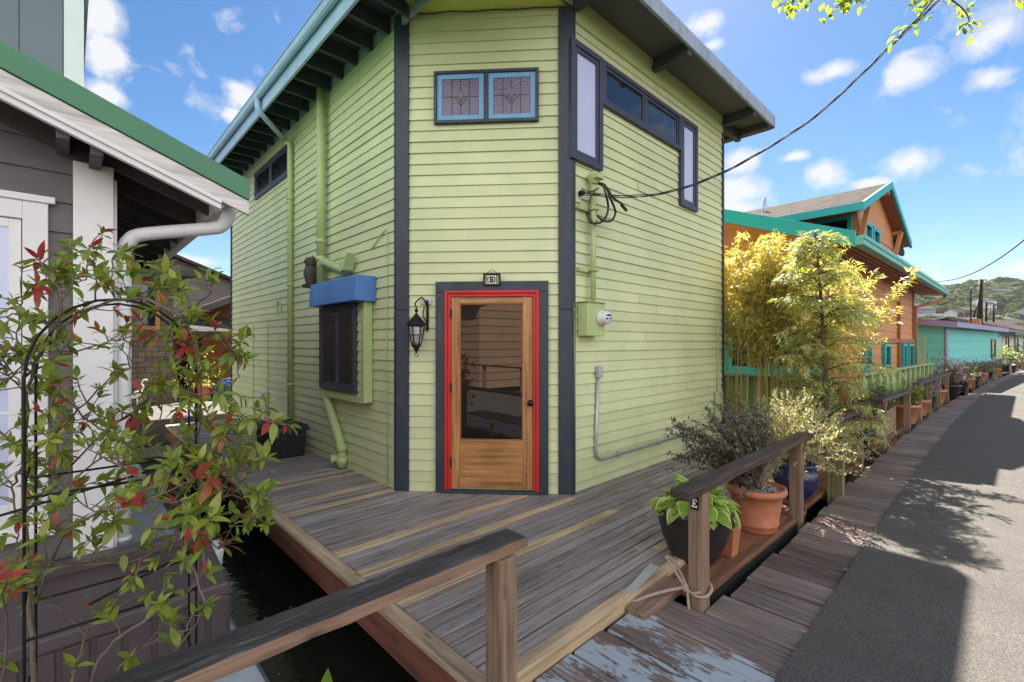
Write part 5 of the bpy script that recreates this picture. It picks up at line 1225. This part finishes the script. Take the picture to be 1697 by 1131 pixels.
for a in (.30, 1.0):
    mb = MB(); ring(DF, mb, a, a+.62, 3.22, 3.86, .09, .017, .07); w_ = ob(mb, 'window', M['teal'], bevel=.004)
    mb = MB(); DF.box(mb, a+.09, a+.53, 3.31, 3.77, .018, .03); ob(mb, 'pane', M['winglass'], w_)
mb = MB(); mb.tube([(11.3, 4.0, 4.3), (11.3, 4.0, 4.82)], .035, 10); ob(mb, 'vent_pipe', M['greymetal'])
mb = MB(); c = Vector((14.2, 2.15, orz(2.15)+.1)); mb.tube([c, c+Vector((0, 0, .35))], .02, 6); mb.lathe(c+Vector((-.05, -.02, .42)), [(.02, 0), (.14, .03), (.22, .08)], 14, 0, (-.3, -.9, .3)); mb.tube([c+Vector((0, 0, .2)), c+Vector((.35, -.05, -.02))], .012, 6); ob(mb, 'satellite_dish', M['black'])
bb = MB(); bb.box(9.4, 21.3, 1.9, 11, WZ-.1, -.05); o_ = bb.build('house_float', M['floatedge']); tag(o_, 'low float carrying the orange house', 'float')

# pale green fences
def fence(label, p0, p1, ztop, step, capw=.09, mat='palefence'):
    p0 = Vector(p0); p1 = Vector(p1); d = p1-p0; ln = d.length; fr = Frame((p0.x, p0.y, 0), d, (d.y, -d.x, 0))
    if fr.n.dot(EYE-p0) < 0: fr.n = -fr.n
    f = thing('board_fence', (p0+p1)/2, label, 'fence'); mb = MB(); a = 0; rnd = random.Random(int(ln*10))
    while a < ln-.02:
        w = min(.135, ln-a); fr.box(mb, a+.003, a+w-.003, -.2, ztop-.10+rnd.uniform(-.004, .004), .0, .018+rnd.uniform(0, .004)); a += .14
    mb.build('boards', M[mat], f, .002)
    mb = MB(); fr.box(mb, -.02, ln+.02, ztop-.035, ztop, -.03, capw); mb.build('cap_rail', M[mat], f, .004)
    mb = MB(); fr.box(mb, 0, ln, ztop-.14, ztop-.036, -.02, -.0005); fr.box(mb, 0, ln, .05, .15, -.02, -.0005); mb.build('rail', M[mat], f)
    a = .0; 
    while a <= ln+.01:
        mb = MB(); fr.box(mb, a-.045, a+.045, -.4, ztop-.036, .0245, .075); mb.build('post', M[mat], f, .003); a += step
    return f
fence('lime fence between the bamboo and the orange house windows', (8.55, 1.75, 0), (8.55, 5.3, 0), .97, .42)
fence('pale lime board fence alongside the dock in front of the orange house', W(9.9, 1.72, 0), W(16.7, 1.52, 0), .99, .55)

# ================================================================== FARTHER HOUSES ALONG THE DOCK
def simple_house(name, label, a_deg, u0, v0, ulen, vlen, h, wall_m, roof_m, fas_m, pitch=.25, ov=.4, windows=(), base=-.4, group=None, z0=0.0):
    A = R(-(a_deg)); c_, s_ = math.cos(A), math.sin(A); Bl = Vector((u0, v0, z0)); loc = Vector((u0*c_-v0*s_, u0*s_+v0*c_, z0))
    hs = thing(name, loc, label, 'house', group, rz=A)
    def bb_(mb, nm, mt, parent=hs, bev=0.0): return mb.build(nm, mt, parent, bev, local=True)
    mb = MB(); mb.box(0, ulen, 0, vlen, base, h); mid = vlen/2; rise = pitch*mid
    mb.prism([(0, 0, h), (0, vlen, h), (0, mid, h+rise)], (ulen, 0, 0))
    F_ = Frame((0, 0, 0), (1, 0, 0), (0, -1, 0)); L_ = Frame((0, 0, 0), (0, 1, 0), (-1, 0, 0)); z = base
    while z < h-.05:
        for fr, ln in ((F_, ulen), (L_, vlen)): mb.add([fr.P(0, z, 0), fr.P(ln, z, 0), fr.P(ln, z, .025), fr.P(0, z, .025), fr.P(0, z+.32, .004), fr.P(ln, z+.32, .004)], [(0, 1, 2, 3), (3, 2, 5, 4)])
        z += .33
    bb_(mb, 'wall', wall_m)
    mb = MB()
    for sg in (0, 1):
        e = -ov if sg == 0 else vlen+ov
        mb.slab([(-ov, e, h-ov*pitch+.10), (ulen+ov, e, h-ov*pitch+.10), (ulen+ov, mid, h+rise+.10), (-ov, mid, h+rise+.10)], .09)
    bb_(mb, 'roof', roof_m)
    mb = MB(); mb.box(-ov, ulen+ov, -ov-.04, -ov, h-ov*pitch-.10, h-ov*pitch+.09)
    mb.prism([(-ov-.04, -ov, h-ov*pitch-.12), (-ov-.04, mid, h+rise-.12), (-ov-.04, mid, h+rise+.09), (-ov-.04, -ov, h-ov*pitch+.09)], (.04, 0, 0)); bb_(mb, 'fascia', fas_m)
    for (side, a, w2, z0_, z1_, fm) in windows:
        fr = F_ if side == 'f' else L_
        mb = MB(); ring(fr, mb, a, a+w2, z0_, z1_, .08, .026, .07); w_ = bb_(mb, 'window', fm)
        mb = MB(); fr.box(mb, a+.08, a+w2-.08, z0_+.08, z1_-.08, .027, .04); bb_(mb, 'pane', M['winglass'], w_)
    return hs, F_, L_, bb_
sh_, F_, L_, bb_ = simple_house('seafoam_house', 'low seafoam green house with lilac fascia and a shallow dark roof', 6.0, 22.6, 3.72, 12.4, 6.0, 2.22, M['tealsiding'], M['darkroof'], M['purple'], .14, .35, [('f', 10.2, 1.2, .75, 1.7, M['brownwood'])])
SA = R(-6.0); SB = BASE[sh_.name]
def sl_(px, py, dp): dp *= 1.19; return Matrix.Rotation(-SA, 3, 'Z') @ (at(px, py, dp)-SB)
mb = MB(); F_.box(mb, -.05, .22, -.4, 2.0, .026, .07); bb_(mb, 'corner_board', M['purple'])
mb = MB(); a_ = sl_(1625, 552, 20.5); mb.tube([a_, sl_(1625, 465, 20.5)], .09, 12); bb_(mb, 'flue', M['black'])
mb = MB(); mb.tube(smoothpath([sl_(1609, 552, 20), sl_(1609, 490, 20), sl_(1611, 477, 20.1), sl_(1623, 473, 20.4)], 4), .03, 8); bb_(mb, 'bent_pipe', M['black'])
mb = MB(); c_ = sl_(1616, 548, 20.3); mb.box(c_.x-.30, c_.x+.30, c_.y-.2, c_.y+.2, 2.0, 2.75); bb_(mb, 'chimney', M['terracotta'])
mb = MB(); mb.box(2.2, 5.2, 1.0, 2.2, 2.35, 2.47); bb_(mb, 'solar_panel', M['navyframe'])
yp = MB(); yp.box(20.9, 21.0, 1.72, 1.82, -.3, 1.75); o_ = yp.build('lime_post', M['palefence']); tag(o_, 'lime painted post between the orange and seafoam houses', 'post')
th = simple_house('blue_grey_house', 'blue grey two storey house showing behind the orange house eave', 3, 24, 9, 6, 6, 4.3, M['bluegrey'], M['shingleroof'], M['teal'], .25, .3, [('f', .6, 1.2, 2.6, 3.7, M['white']), ('f', 3.2, 1.2, 2.6, 3.7, M['white'])])
simple_house('white_house', 'small white house under a black edged roof beyond the seafoam house', 8.0, 41, 5.6, 7.5, 6, 2.2, M['whitesiding'], M['shingleroof'], M['navy'], .22, .6, [('f', 1.0, .9, .7, 1.9, M['brownwood']), ('f', 4.0, 1.2, .7, 1.9, M['navy'])])
bh, F_, L_, bb_ = simple_house('brown_house', 'brown boarded house with a pale shingle roof at the end of the dock', 10.0, 51, 8.2, 15, 7, 2.5, M['brownwood'], M['shingleroof'], M['gtrim'], .30, .6, [('f', 2, 1.2, .7, 2, M['navy']), ('f', 5, 1.2, .7, 2, M['navy']), ('f', 8, 1.2, .7, 2, M['navy'])])
mb = MB()
for x in (2.5, 5.0, 7.5): mb.tube([(x, 2.4, 3.0), (x, 2.4, 5.0)], .07, 6)
mb.tube([(1.2, 2.4, 3.6), (2.5, 2.4, 5.0), (7.5, 2.4, 5.0)], .05, 6); bb_(mb, 'roof_railing', M['black'])
# house on the other side of the dock: its sunlit front is mirrored in the front door
nh, F_, L_, bb_ = simple_house('tan_house', 'tan clapboard house on the opposite side of the dock', 180, 9.0, 4.6, 16, 6, 3.9, M['tan'], M['darkroof'], M['white'], .3, .5, [('f', 7.6, 1.0, 1.4, 3.0, M['navy']), ('f', 10.4, 1.4, .9, 2.6, M['white']), ('f', 13.4, 1.0, .9, 2.6, M['white'])])
rl = thing('opposite_dock_railing', (-2, -2.75, -.05), 'dark timber rail along the opposite edge of the dock', 'railing', 'timber hand rails beside the dock')
mb = MB(); mb.beam((-9, -2.75, .75), (4, -2.75, .75), .14, .05); mb.build('hand_rail', M['railbrown'], rl)
for u in (-8, -6, -4, -2, 0, 2, 3.8):
    mb = MB(); post(mb, u, -2.75, -.5, .72); mb.build('post', M['post'], rl)

# ================================================================== PLANTS ALONG THE DOCK
def bush(name, label, cat, c, rx, ry, rz_, n, leafm, L, wr, parent=None, seed=1, stemm=None, group=None):
    rnd = random.Random(seed); r = parent or thing(name, c, label, cat, group); c = Vector(c); ml = MB(); ms = MB()
    for i in range(max(8, n//45)):
        d = Vector((rnd.gauss(0, .45)*rx, rnd.gauss(0, .45)*ry, rnd.uniform(.4, 1.0)*rz_)); tips = c+d
        ms.tube(smoothpath([c, c+d*.5+Vector((0, 0, .1*rz_)), tips], 3), [.008*(1-.12*k) for k in range(7)], 4)
        for k in range(45):
            p = c.lerp(tips, rnd.uniform(.45, 1.05))+Vector((rnd.gauss(0, .16)*rx, rnd.gauss(0, .16)*ry, rnd.gauss(0, .12)*rz_)); dd = Vector((rnd.uniform(-1, 1), rnd.uniform(-1, 1), rnd.uniform(-.5, 1)))
            l = L*rnd.uniform(.6, 1.3); ml.leaf(p, dd, (0, 0, 1), l, l*wr, rnd.uniform(0, .4), 2, rnd.randrange(len(leafm)) if isinstance(leafm, list) and rnd.random() < .4 else 0)
    ms.build('stems', stemm or M['stem'], r); ml.build('leaves', leafm, r); return r
def potted(label, c, r, h_, potm, rx, rz_, n, leafm, L, wr, seed):
    t = thing('potted_plant', c, label, 'potted plant', 'pots standing along the dock'); c = Vector(c)
    mb = MB(); mb.lathe(c, [(r*.68, 0), (r*.72, .02), (r*.92, h_*.8), (r*1.05, h_*.82), (r*1.06, h_), (r*.92, h_), (r*.9, h_*.9)], 22); mb.build('pot', potm, t)
    mb = MB(); mb.lathe(c, [(r*.9, h_*.86), (r*.9, h_*.9)], 18); mb.build('soil', M['soil'], t)
    bush('', '', '', c+Vector((0, 0, h_*.85)), rx, rx, rz_, n, leafm, L, wr, parent=t, seed=seed); return t
# wooden planter boxes with grassy plants
def planter(label, u0, u1, v, h_, seed, leafm, rz_, n, L, wr):
    p0, p1 = W(u0, v, -.03), W(u1, v, -.03); t = thing('timber_planter', (p0+p1)/2, label, 'planter'); d = (p1-p0); fr = Frame(p0, d, (d.y, -d.x, 0)); ln = d.length; mb = MB(); a = 0
    while a < ln-.01: w = min(.11, ln-a); fr.box(mb, a+.002, a+w-.002, 0, h_, 0, .02); fr.box(mb, a+.002, a+w-.002, 0, h_, -.32, -.30); a += .11
    fr.box(mb, 0, .02, 0, h_, -.30, 0); fr.box(mb, ln-.02, ln, 0, h_, -.30, 0); mb.build('boards', M['railside'], t, .003)
    mb = MB(); fr.box(mb, .02, ln-.02, h_-.08, h_-.05, -.30, -.001); mb.build('soil', M['soil'], t)
    for k in range(3): bush('', '', '', fr.P(ln*(k+.5)/3, h_-.06, -.15), .30, .22, rz_, n//3, leafm, L, wr, parent=t, seed=seed+k)
planter('slatted timber planter of blue green grassy foliage beside a post', 9.05, 10.75, 1.36, .42, 50, [M['lf_bush'], M['lf_hebe']], .48, 900, .085, .25)
potted('low leafy plant in a dark pot behind the cypress tree post', W(8.0, 1.42, -.035), .20, .34, M['darkpot'], .30, .22, 260, [M['lf_bush']], .09, .4, 60)
potted('lime yellow flowering plant in a terracotta pot before the long rail', W(11.75, 1.36, -.035), .24, .38, M['terracotta'], .36, .40, 900, [M['lf_yellow'], M['lf_bush']], .06, .5, 61)
potted('trailing blue green plant in a terracotta pot under the long rail', W(13.3, 1.36, -.035), .22, .34, M['terracotta'], .34, .42, 600, [M['lf_hebe'], M['lf_bush']], .06, .3, 62)
potted('purple flowers in a dark pot under the long rail', W(14.8, 1.38, -.035), .20, .34, M['darkpot'], .36, .45, 700, [M['lf_purple'], M['lf_bush']], .06, .5, 63)
potted('red brown pot of mixed purple flowers beside the purple ones', W(16.2, 1.38, -.035), .24, .36, M['terracotta'], .36, .42, 600, [M['lf_bush'], M['lf_purple']], .06, .5, 64)
potted('pink and white flowering bush at the end of the long rail', W(18.3, 1.30, -.035), .26, .36, M['darkpot'], .52, .75, 1100, [M['lf_pink'], M['lf_bush']], .08, .55, 65)
for i, (u, lab, mt) in enumerate(((20.9, 'small green bush beside the first post of the distant rail', 'lf_bush'), (22.3, 'pale bush between posts of the distant rail', 'lf_pale'), (24.2, 'dark bush in a pot below the seafoam wall', 'lf_hebe'), (26.3, 'green bush below the seafoam house window', 'lf_bush'), (28.6, 'pale green bush in a terracotta pot near the white house', 'lf_pale'), (31.0, 'round green bush in front of the white house', 'lf_bush'))):
    potted(lab, W(u, 1.35, -.035), .26, .36, M['terracotta'] if i % 2 else M['darkpot'], .45, .50, 450, [M[mt], M['lf_bush']], .10, .5, 70+i)
potted('yellow flowering bush in front of the brown house', W(36, 1.3, -.035), .4, .4, M['darkpot'], .8, 1.0, 600, [M['lf_yellow'], M['lf_bush']], .14, .5, 81)
potted('tall green bush on the sunlit curve of the dock', W(41, 1.2, -.035), .4, .4, M['terracotta'], .9, 1.2, 600, [M['lf_bush'], M['lf_pale']], .14, .5, 82)
bush('overgrown_shrub', 'straggly shrub against the pale fence beyond the cypress tree', 'shrub', W(8.9, 1.55, -.1), .55, .35, 1.05, 900, [M['lf_pale'], M['lf_hebe']], .05, .45, seed=91)
bush('rambling_shrub', 'thin rambling shrub against the corner of the seafoam wall', 'shrub', W(19.4, 1.75, -.1), .9, .5, 1.25, 420, [M['lf_bush'], M['lf_hebe']], .08, .4, seed=92)

# ---- overhead branch and its tree beyond the dock edge
ot = thing('overhanging_tree', (6.1, -3.4, -.4), 'tree whose leafy yellow green branch hangs over the dock at the top right', 'tree'); rnd = random.Random(55)
limb = [Vector((6.1, -3.4, -.4)), Vector((6.05, -3.3, 1.4)), Vector((5.9, -3.0, 3.0)), Vector((5.4, -2.2, 4.4)), at(1640, -130, 4.2), at(1500, -70, 4.0), at(1400, -40, 3.9)]
mt = MB(); lp_ = smoothpath(limb, 6); mt.tube(lp_, [.13*(1-.93*i/(len(lp_)-1)) for i in range(len(lp_))], 8); ml = MB()
subs = [[(1640, -130), (1590, -60), (1530, 20), (1478, 70)], [(1500, -70), (1420, -20), (1370, 30)], [(1640, -130), (1690, -40), (1700, 10)], [(1400, -40), (1340, -10), (1290, 10)], [(1560, -90), (1560, -20), (1600, 20), (1610, 55)], [(1560, -90), (1460, -40), (1430, 5)], [(1600, -80), (1540, -20), (1520, 8)], [(1600, -80), (1450, -30), (1395, 10)]]
for s in subs:
    dp = rnd.uniform(3.8, 4.3); pts = smoothpath([at(x, y, dp+.1*k) for k, (x, y) in enumerate(s)], 5); mt.tube(pts, [.012*(1-.8*i/(len(pts)-1)) for i in range(len(pts))], 5)
    for k in range(42):
        q = rnd.uniform(.2, 1); f = q*(len(pts)-1); j = min(int(f), len(pts)-2); p = pts[j].lerp(pts[j+1], f-j)+rv(.05); l = rnd.uniform(.05, .09)
        ml.leaf(p+rv(.05), rv(1)+Vector((0, 0, -.4)), (0, 0, 1), l, l*.48, .3, 3)
for i in range(500):
    c = limb[3].lerp(limb[4], rnd.random())+Vector((rnd.gauss(0, .5), rnd.gauss(0, .5), abs(rnd.gauss(.5, .35)))); l = rnd.uniform(.06, .1); ml.leaf(c, rv(1), (0, 0, 1), l, l*.5, .3, 3)
mt.build('trunk', M['bark'], ot); ml.build('crown', M['lf_over'], ot)
# second wire in the distance
mb = MB(); a_, b_ = at(1548, 466, 19), at(1760, 340, 12); pts = [a_.lerp(b_, t)+Vector((0, 0, -.55*4*t*(1-t))) for t in [i/20 for i in range(21)]]; mb.tube(pts, .018, 6)
o_ = mb.build('overhead_wire', M['blackwire'], root=a_); tag(o_, 'thin dark wire rising to the right above the seafoam house', 'wire')
dpole = thing('far_utility_pole', (b_.x, b_.y, -.3), 'far timber pole holding the thin dark wire', 'utility pole'); mb = MB(); mb.tube([(b_.x+.12, b_.y, -.5), (b_.x+.12, b_.y, b_.z+.8)], [.14, .10], 10); mb.build('pole', M['bark'], dpole)

# ================================================================== HILL
def hz(px_, dist):   # height of the hill crest per picture column, at its distance
    return 0
mb = MB(); NA, NR = 40, 9; A0, A1 = R(15), R(62); crest = []
def hill_h(a, r):
    t = (r-320)/260; t = max(0, min(1, t)); env = max(0, min(1, (a-R(20))/R(22)))
    return -1+ (45*env)*(t**.8)*(1+.10*math.sin(a*19)+.06*math.sin(a*47+1))
for i in range(NA+1):
    a = A0+(A1-A0)*i/NA
    for j in range(NR+1):
        r = 300+300*j/NR; d = FWD*math.cos(a)+RGT*math.sin(a); mb.v.append(Vector((d.x*r, d.y*r, hill_h(a, r))))
for i in range(NA):
    for j in range(NR): mb.f.append([i*(NR+1)+j, (i+1)*(NR+1)+j, (i+1)*(NR+1)+j+1, i*(NR+1)+j+1]); mb.m.append(0); mb.s.append(True)
tag(mb.build('hill', M['grass_hill']), kind='structure')
rnd = random.Random(13); ml = MB()
def hill_p(a, r): d = FWD*math.cos(a)+RGT*math.sin(a); return Vector((d.x*r, d.y*r, hill_h(a, r)))
def crown(ml, c, s, n):
    for k in range(n):
        t = rnd.uniform(0, 2*PI); f = rnd.uniform(-.2, 1); rr = math.sqrt(max(0, 1-f*f))*rnd.uniform(.75, 1.05); p = c+Vector((math.cos(t)*rr*s, math.sin(t)*rr*s, (f*.8+.45)*s)); nn = (p-c)+rv(s*.6); nn.normalize(); a1 = nn.orthogonal().normalized()*s*rnd.uniform(.13, .26); b1 = nn.cross(a1.normalized())*s*rnd.uniform(.13, .26)
        ml.add([p-a1-b1*.6, p+a1*.7-b1, p+a1+b1*.7, p-a1*.6+b1], [(0, 1, 2, 3)])
for i in range(620):
    a = R(rnd.uniform(33, 56)); r = 318+270*rnd.random()**.8; crown(ml, hill_p(a, r), rnd.uniform(3.2, 8.5)*(.8 if r < 400 else 1), 90)
tag(ml.build('hillside_trees', M['lf_far']), 'mass of green trees covering the far hillside', 'trees', kind='stuff')
rnd = random.Random(29)
hm = [M['whitesiding'], M['bluegrey'], M['floatedge'], M['tan'], M['whitepvc']]
for i in range(26):
    a = R(rnd.uniform(40.5, 49.5)); r = rnd.choice([345, 375, 410, 450, 500, 555])+rnd.uniform(-8, 8); p = hill_p(a, r); h_ = rnd.uniform(5, 8.5); w_ = rnd.uniform(8, 18)
    t = thing('hillside_house', (p.x, p.y, p.z), 'pale house among the trees on the far hillside', 'house', 'houses on the far hillside', rz=-YAW-a*.0+rnd.uniform(-.3, .3)+R(-45)+R(45))
    mb = MB(); mb.box(-w_/2, w_/2, -4, 4, -6, h_); mb.prism([(-w_/2, -4, h_), (-w_/2, 4, h_), (-w_/2, 0, h_+1.6)], (w_, 0, 0)); mb.build('wall', hm[i % 5], t, local=True)
    mb = MB()
    for e in (-4.6, 4.6): mb.slab([(-w_/2-.5, e, h_-.1), (w_/2+.5, e, h_-.1), (w_/2+.5, 0, h_+1.8), (-w_/2-.5, 0, h_+1.8)], .2)
    mb.build('roof', M['darkroof'] if i % 3 else M['shingleroof'], t, local=True)
    nwin = int(w_/2.2)
    for fl_ in range(2):
        for k in range(nwin):
            x = -w_/2+1.0+k*(w_-2)/max(1, nwin-1); mb = MB(); mb.box(x-.55, x+.55, -4.06, -4.0, .8+fl_*2.9, 2.3+fl_*2.9)
            if .8+fl_*2.9+1.6 < h_: mb.build('window', M['winglass'], t, local=True)
for i, (px, py, s) in enumerate(((1655, 482, 7), (1690, 492, 9), (1608, 488, 5.5), (1640, 480, 8))):
    d = ray(px, 540); a = math.atan2(d.dot(RGT), 1); p = hill_p(a, 575); ml = MB(); rnd = random.Random(100+i); b = Vector((p.x, p.y, p.z)); zt = 1.53+(CY-py)/FPX*575*math.cos(a); s_ = max(4, (zt-p.z)*.5)
    t = thing('hilltop_tree', b, ['tall dark tree breaking the hill crest by the black flue', 'dark conifer on the crest at the right edge', 'slim tree on the crest left of the black flue', 'rounded tree on the crest right of the black flue'][i], 'tree')
    crown(ml, b+Vector((0, 0, s_*.8)), s_*(.6 if i in (1, 2) else .95), 260); ml.build('crown', M['lf_bush'], t); mb = MB(); mb.tube([b-Vector((0, 0, 2)), b+Vector((0, 0, s_))], [.5, .25], 6); mb.build('trunk', M['bark'], t)

# ================================================================== SKY, SUN, CAMERA
SUN = Vector((.854*math.cos(R(49)), .521*math.cos(R(49)), math.sin(R(49)))).normalized()
w = bpy.data.worlds.new('World'); SC.world = w; w.use_nodes = True; nt = w.node_tree
for n in list(nt.nodes): nt.nodes.remove(n)
out = N(nt, 'ShaderNodeOutputWorld'); bg = N(nt, 'ShaderNodeBackground'); nt.links.new(bg.outputs[0], out.inputs[0])
sky = N(nt, 'ShaderNodeTexSky', sky_type='NISHITA'); sky.sun_disc = False; sky.sun_elevation = R(49); sky.sun_rotation = math.atan2(.854, .521); sky.air_density = 1.0; sky.dust_density = .3; sky.ozone_density = 2.2
tc = N(nt, 'ShaderNodeTexCoord'); dirv = tc.outputs['Generated']
nrm = N(nt, 'ShaderNodeVectorMath', operation='NORMALIZE'); nt.links.new(dirv, nrm.inputs[0]); dirn = nrm.outputs[0]
clouds = [(165, 25, 44, 44), (172, 85, 36, 40), (165, 155, 44, 20), (400, 160, 26, 24), (392, 195, 20, 13), (1362, 285, 38, 26), (1505, 270, 54, 26), (1450, 303, 34, 12), (1512, 120, 48, 32), (1660, 50, 70, 44), (1640, 130, 46, 22), (1385, 118, 45, 18), (1222, 265, 38, 22), (1225, 318, 60, 24), (1215, 345, 60, 20), (1163, 45, 34, 22), (1180, 75, 22, 12), (300, 430, 60, 10), (1320, 260, 30, 10), (1690, 445, 40, 14)]
mask = None
for (px, py, rx, ry) in clouds:
    c = ray(px, py).normalized(); d = (ray(px+rx, py).normalized()-c).length; dv = (ray(px, py-ry).normalized()-c).length
    sb_ = N(nt, 'ShaderNodeVectorMath', operation='SUBTRACT'); nt.links.new(dirn, sb_.inputs[0]); sb_.inputs[1].default_value = c
    hx = Vector((c.y, -c.x, 0)).normalized(); vx = c.cross(hx).normalized()
    dx = N(nt, 'ShaderNodeVectorMath', operation='DOT_PRODUCT'); nt.links.new(sb_.outputs[0], dx.inputs[0]); dx.inputs[1].default_value = hx/d
    dy = N(nt, 'ShaderNodeVectorMath', operation='DOT_PRODUCT'); nt.links.new(sb_.outputs[0], dy.inputs[0]); dy.inputs[1].default_value = vx/dv
    dz_ = N(nt, 'ShaderNodeVectorMath', operation='DOT_PRODUCT'); nt.links.new(dirn, dz_.inputs[0]); dz_.inputs[1].default_value = c
    r2 = math_n(nt, 'ADD', math_n(nt, 'MULTIPLY', dx.outputs['Value'], dx.outputs['Value']), math_n(nt, 'MULTIPLY', dy.outputs['Value'], dy.outputs['Value']))
    v = math_n(nt, 'MULTIPLY', math_n(nt, 'SUBTRACT', 1.35, math_n(nt, 'SQRT', r2)), math_n(nt, 'GREATER_THAN', dz_.outputs['Value'], .3))
    mask = v if mask is None else math_n(nt, 'MAXIMUM', mask, v)
nz = N(nt, 'ShaderNodeTexNoise'); nz.inputs['Scale'].default_value = 15; nz.inputs['Detail'].default_value = 9; nz.inputs['Roughness'].default_value = .62; nz.inputs['Distortion'].default_value = .35; nt.links.new(dirn, nz.inputs['Vector'])
nz2 = N(nt, 'ShaderNodeTexNoise'); nz2.inputs['Scale'].default_value = 3.2; nz2.inputs['Detail'].default_value = 8; nz2.inputs['Roughness'].default_value = .6; nt.links.new(dirn, nz2.inputs['Vector'])
m1 = math_n(nt, 'ADD', math_n(nt, 'MAXIMUM', mask, -.4), math_n(nt, 'MULTIPLY', math_n(nt, 'SUBTRACT', nz.outputs['Fac'], .5), 3.2))
cm = ramp(nt, m1, [(.15, 0.0), (.6, .45), (1.15, .95)])
SKYK = .06
hs = N(nt, 'ShaderNodeHueSaturation'); hs.inputs['Saturation'].default_value = 1.28; hs.inputs['Value'].default_value = .58; nt.links.new(sky.outputs[0], hs.inputs['Color'])
skyc = hs.outputs[0]
CLOUD = (3.6, 3.65, 3.75)
# unseen bright cloud bank added behind the camera to light the shaded house walls
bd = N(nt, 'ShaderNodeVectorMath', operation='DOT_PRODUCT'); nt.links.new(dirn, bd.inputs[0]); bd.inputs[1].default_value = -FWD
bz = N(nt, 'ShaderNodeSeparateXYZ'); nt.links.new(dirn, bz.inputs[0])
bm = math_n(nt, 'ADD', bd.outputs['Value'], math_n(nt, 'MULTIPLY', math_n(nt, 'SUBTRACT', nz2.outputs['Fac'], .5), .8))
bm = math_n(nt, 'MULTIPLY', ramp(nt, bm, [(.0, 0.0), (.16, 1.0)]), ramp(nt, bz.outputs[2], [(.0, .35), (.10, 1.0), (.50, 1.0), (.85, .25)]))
FILL_BANK = 9.4
withback = mix(nt, bm, mix(nt, cm, skyc, CLOUD), (FILL_BANK*.985, FILL_BANK*.99, FILL_BANK*1.01))
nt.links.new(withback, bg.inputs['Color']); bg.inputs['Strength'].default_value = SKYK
sl = bpy.data.lights.new('sun', 'SUN'); sl.energy = 5.0; sl.angle = R(.55); sl.color = (1.0, .93, .82); so_ = bpy.data.objects.new('sun', sl); COL.objects.link(so_); so_.rotation_euler = SUN.to_track_quat('Z', 'Y').to_euler(); so_.location = SUN*30
cam = bpy.data.cameras.new('camera'); cam.sensor_width = 36; cam.lens = 36*FPX/1697; cam.clip_end = 6000; cam.clip_start = .03; cam.shift_y = (CY-565.5)/1697
cobj = bpy.data.objects.new('camera', cam); COL.objects.link(cobj); cobj.location = EYE; cobj.rotation_euler = (R(90), 0, -YAW); SC.camera = cobj
SC.view_settings.view_transform = 'Standard'; SC.view_settings.look = 'None'; SC.view_settings.gamma = 1; SC.view_settings.exposure = 2.1
SC.render.engine = 'CYCLES'; SC.cycles.use_denoising = True; SC.cycles.max_bounces = 8; SC.cycles.diffuse_bounces = 5; SC.cycles.caustics_reflective = False; SC.cycles.caustics_refractive = False
SC.cycles.sample_clamp_indirect = 8

# thin summer air over the whole place
hm_, hnt, hb_, hout = new_mat('haze_air'); hnt.nodes.remove(hb_)
pv_ = N(hnt, 'ShaderNodeVolumePrincipled'); pv_.inputs['Color'].default_value = (.86, .92, 1, 1); pv_.inputs['Density'].default_value = .0001; pv_.inputs['Anisotropy'].default_value = .1
hnt.links.new(pv_.outputs[0], hout.inputs['Volume'])
mb = MB(); mb.box(-700, 900, -700, 900, WZ-1.2, 85); tag(mb.build('haze', hm_), kind='stuff')
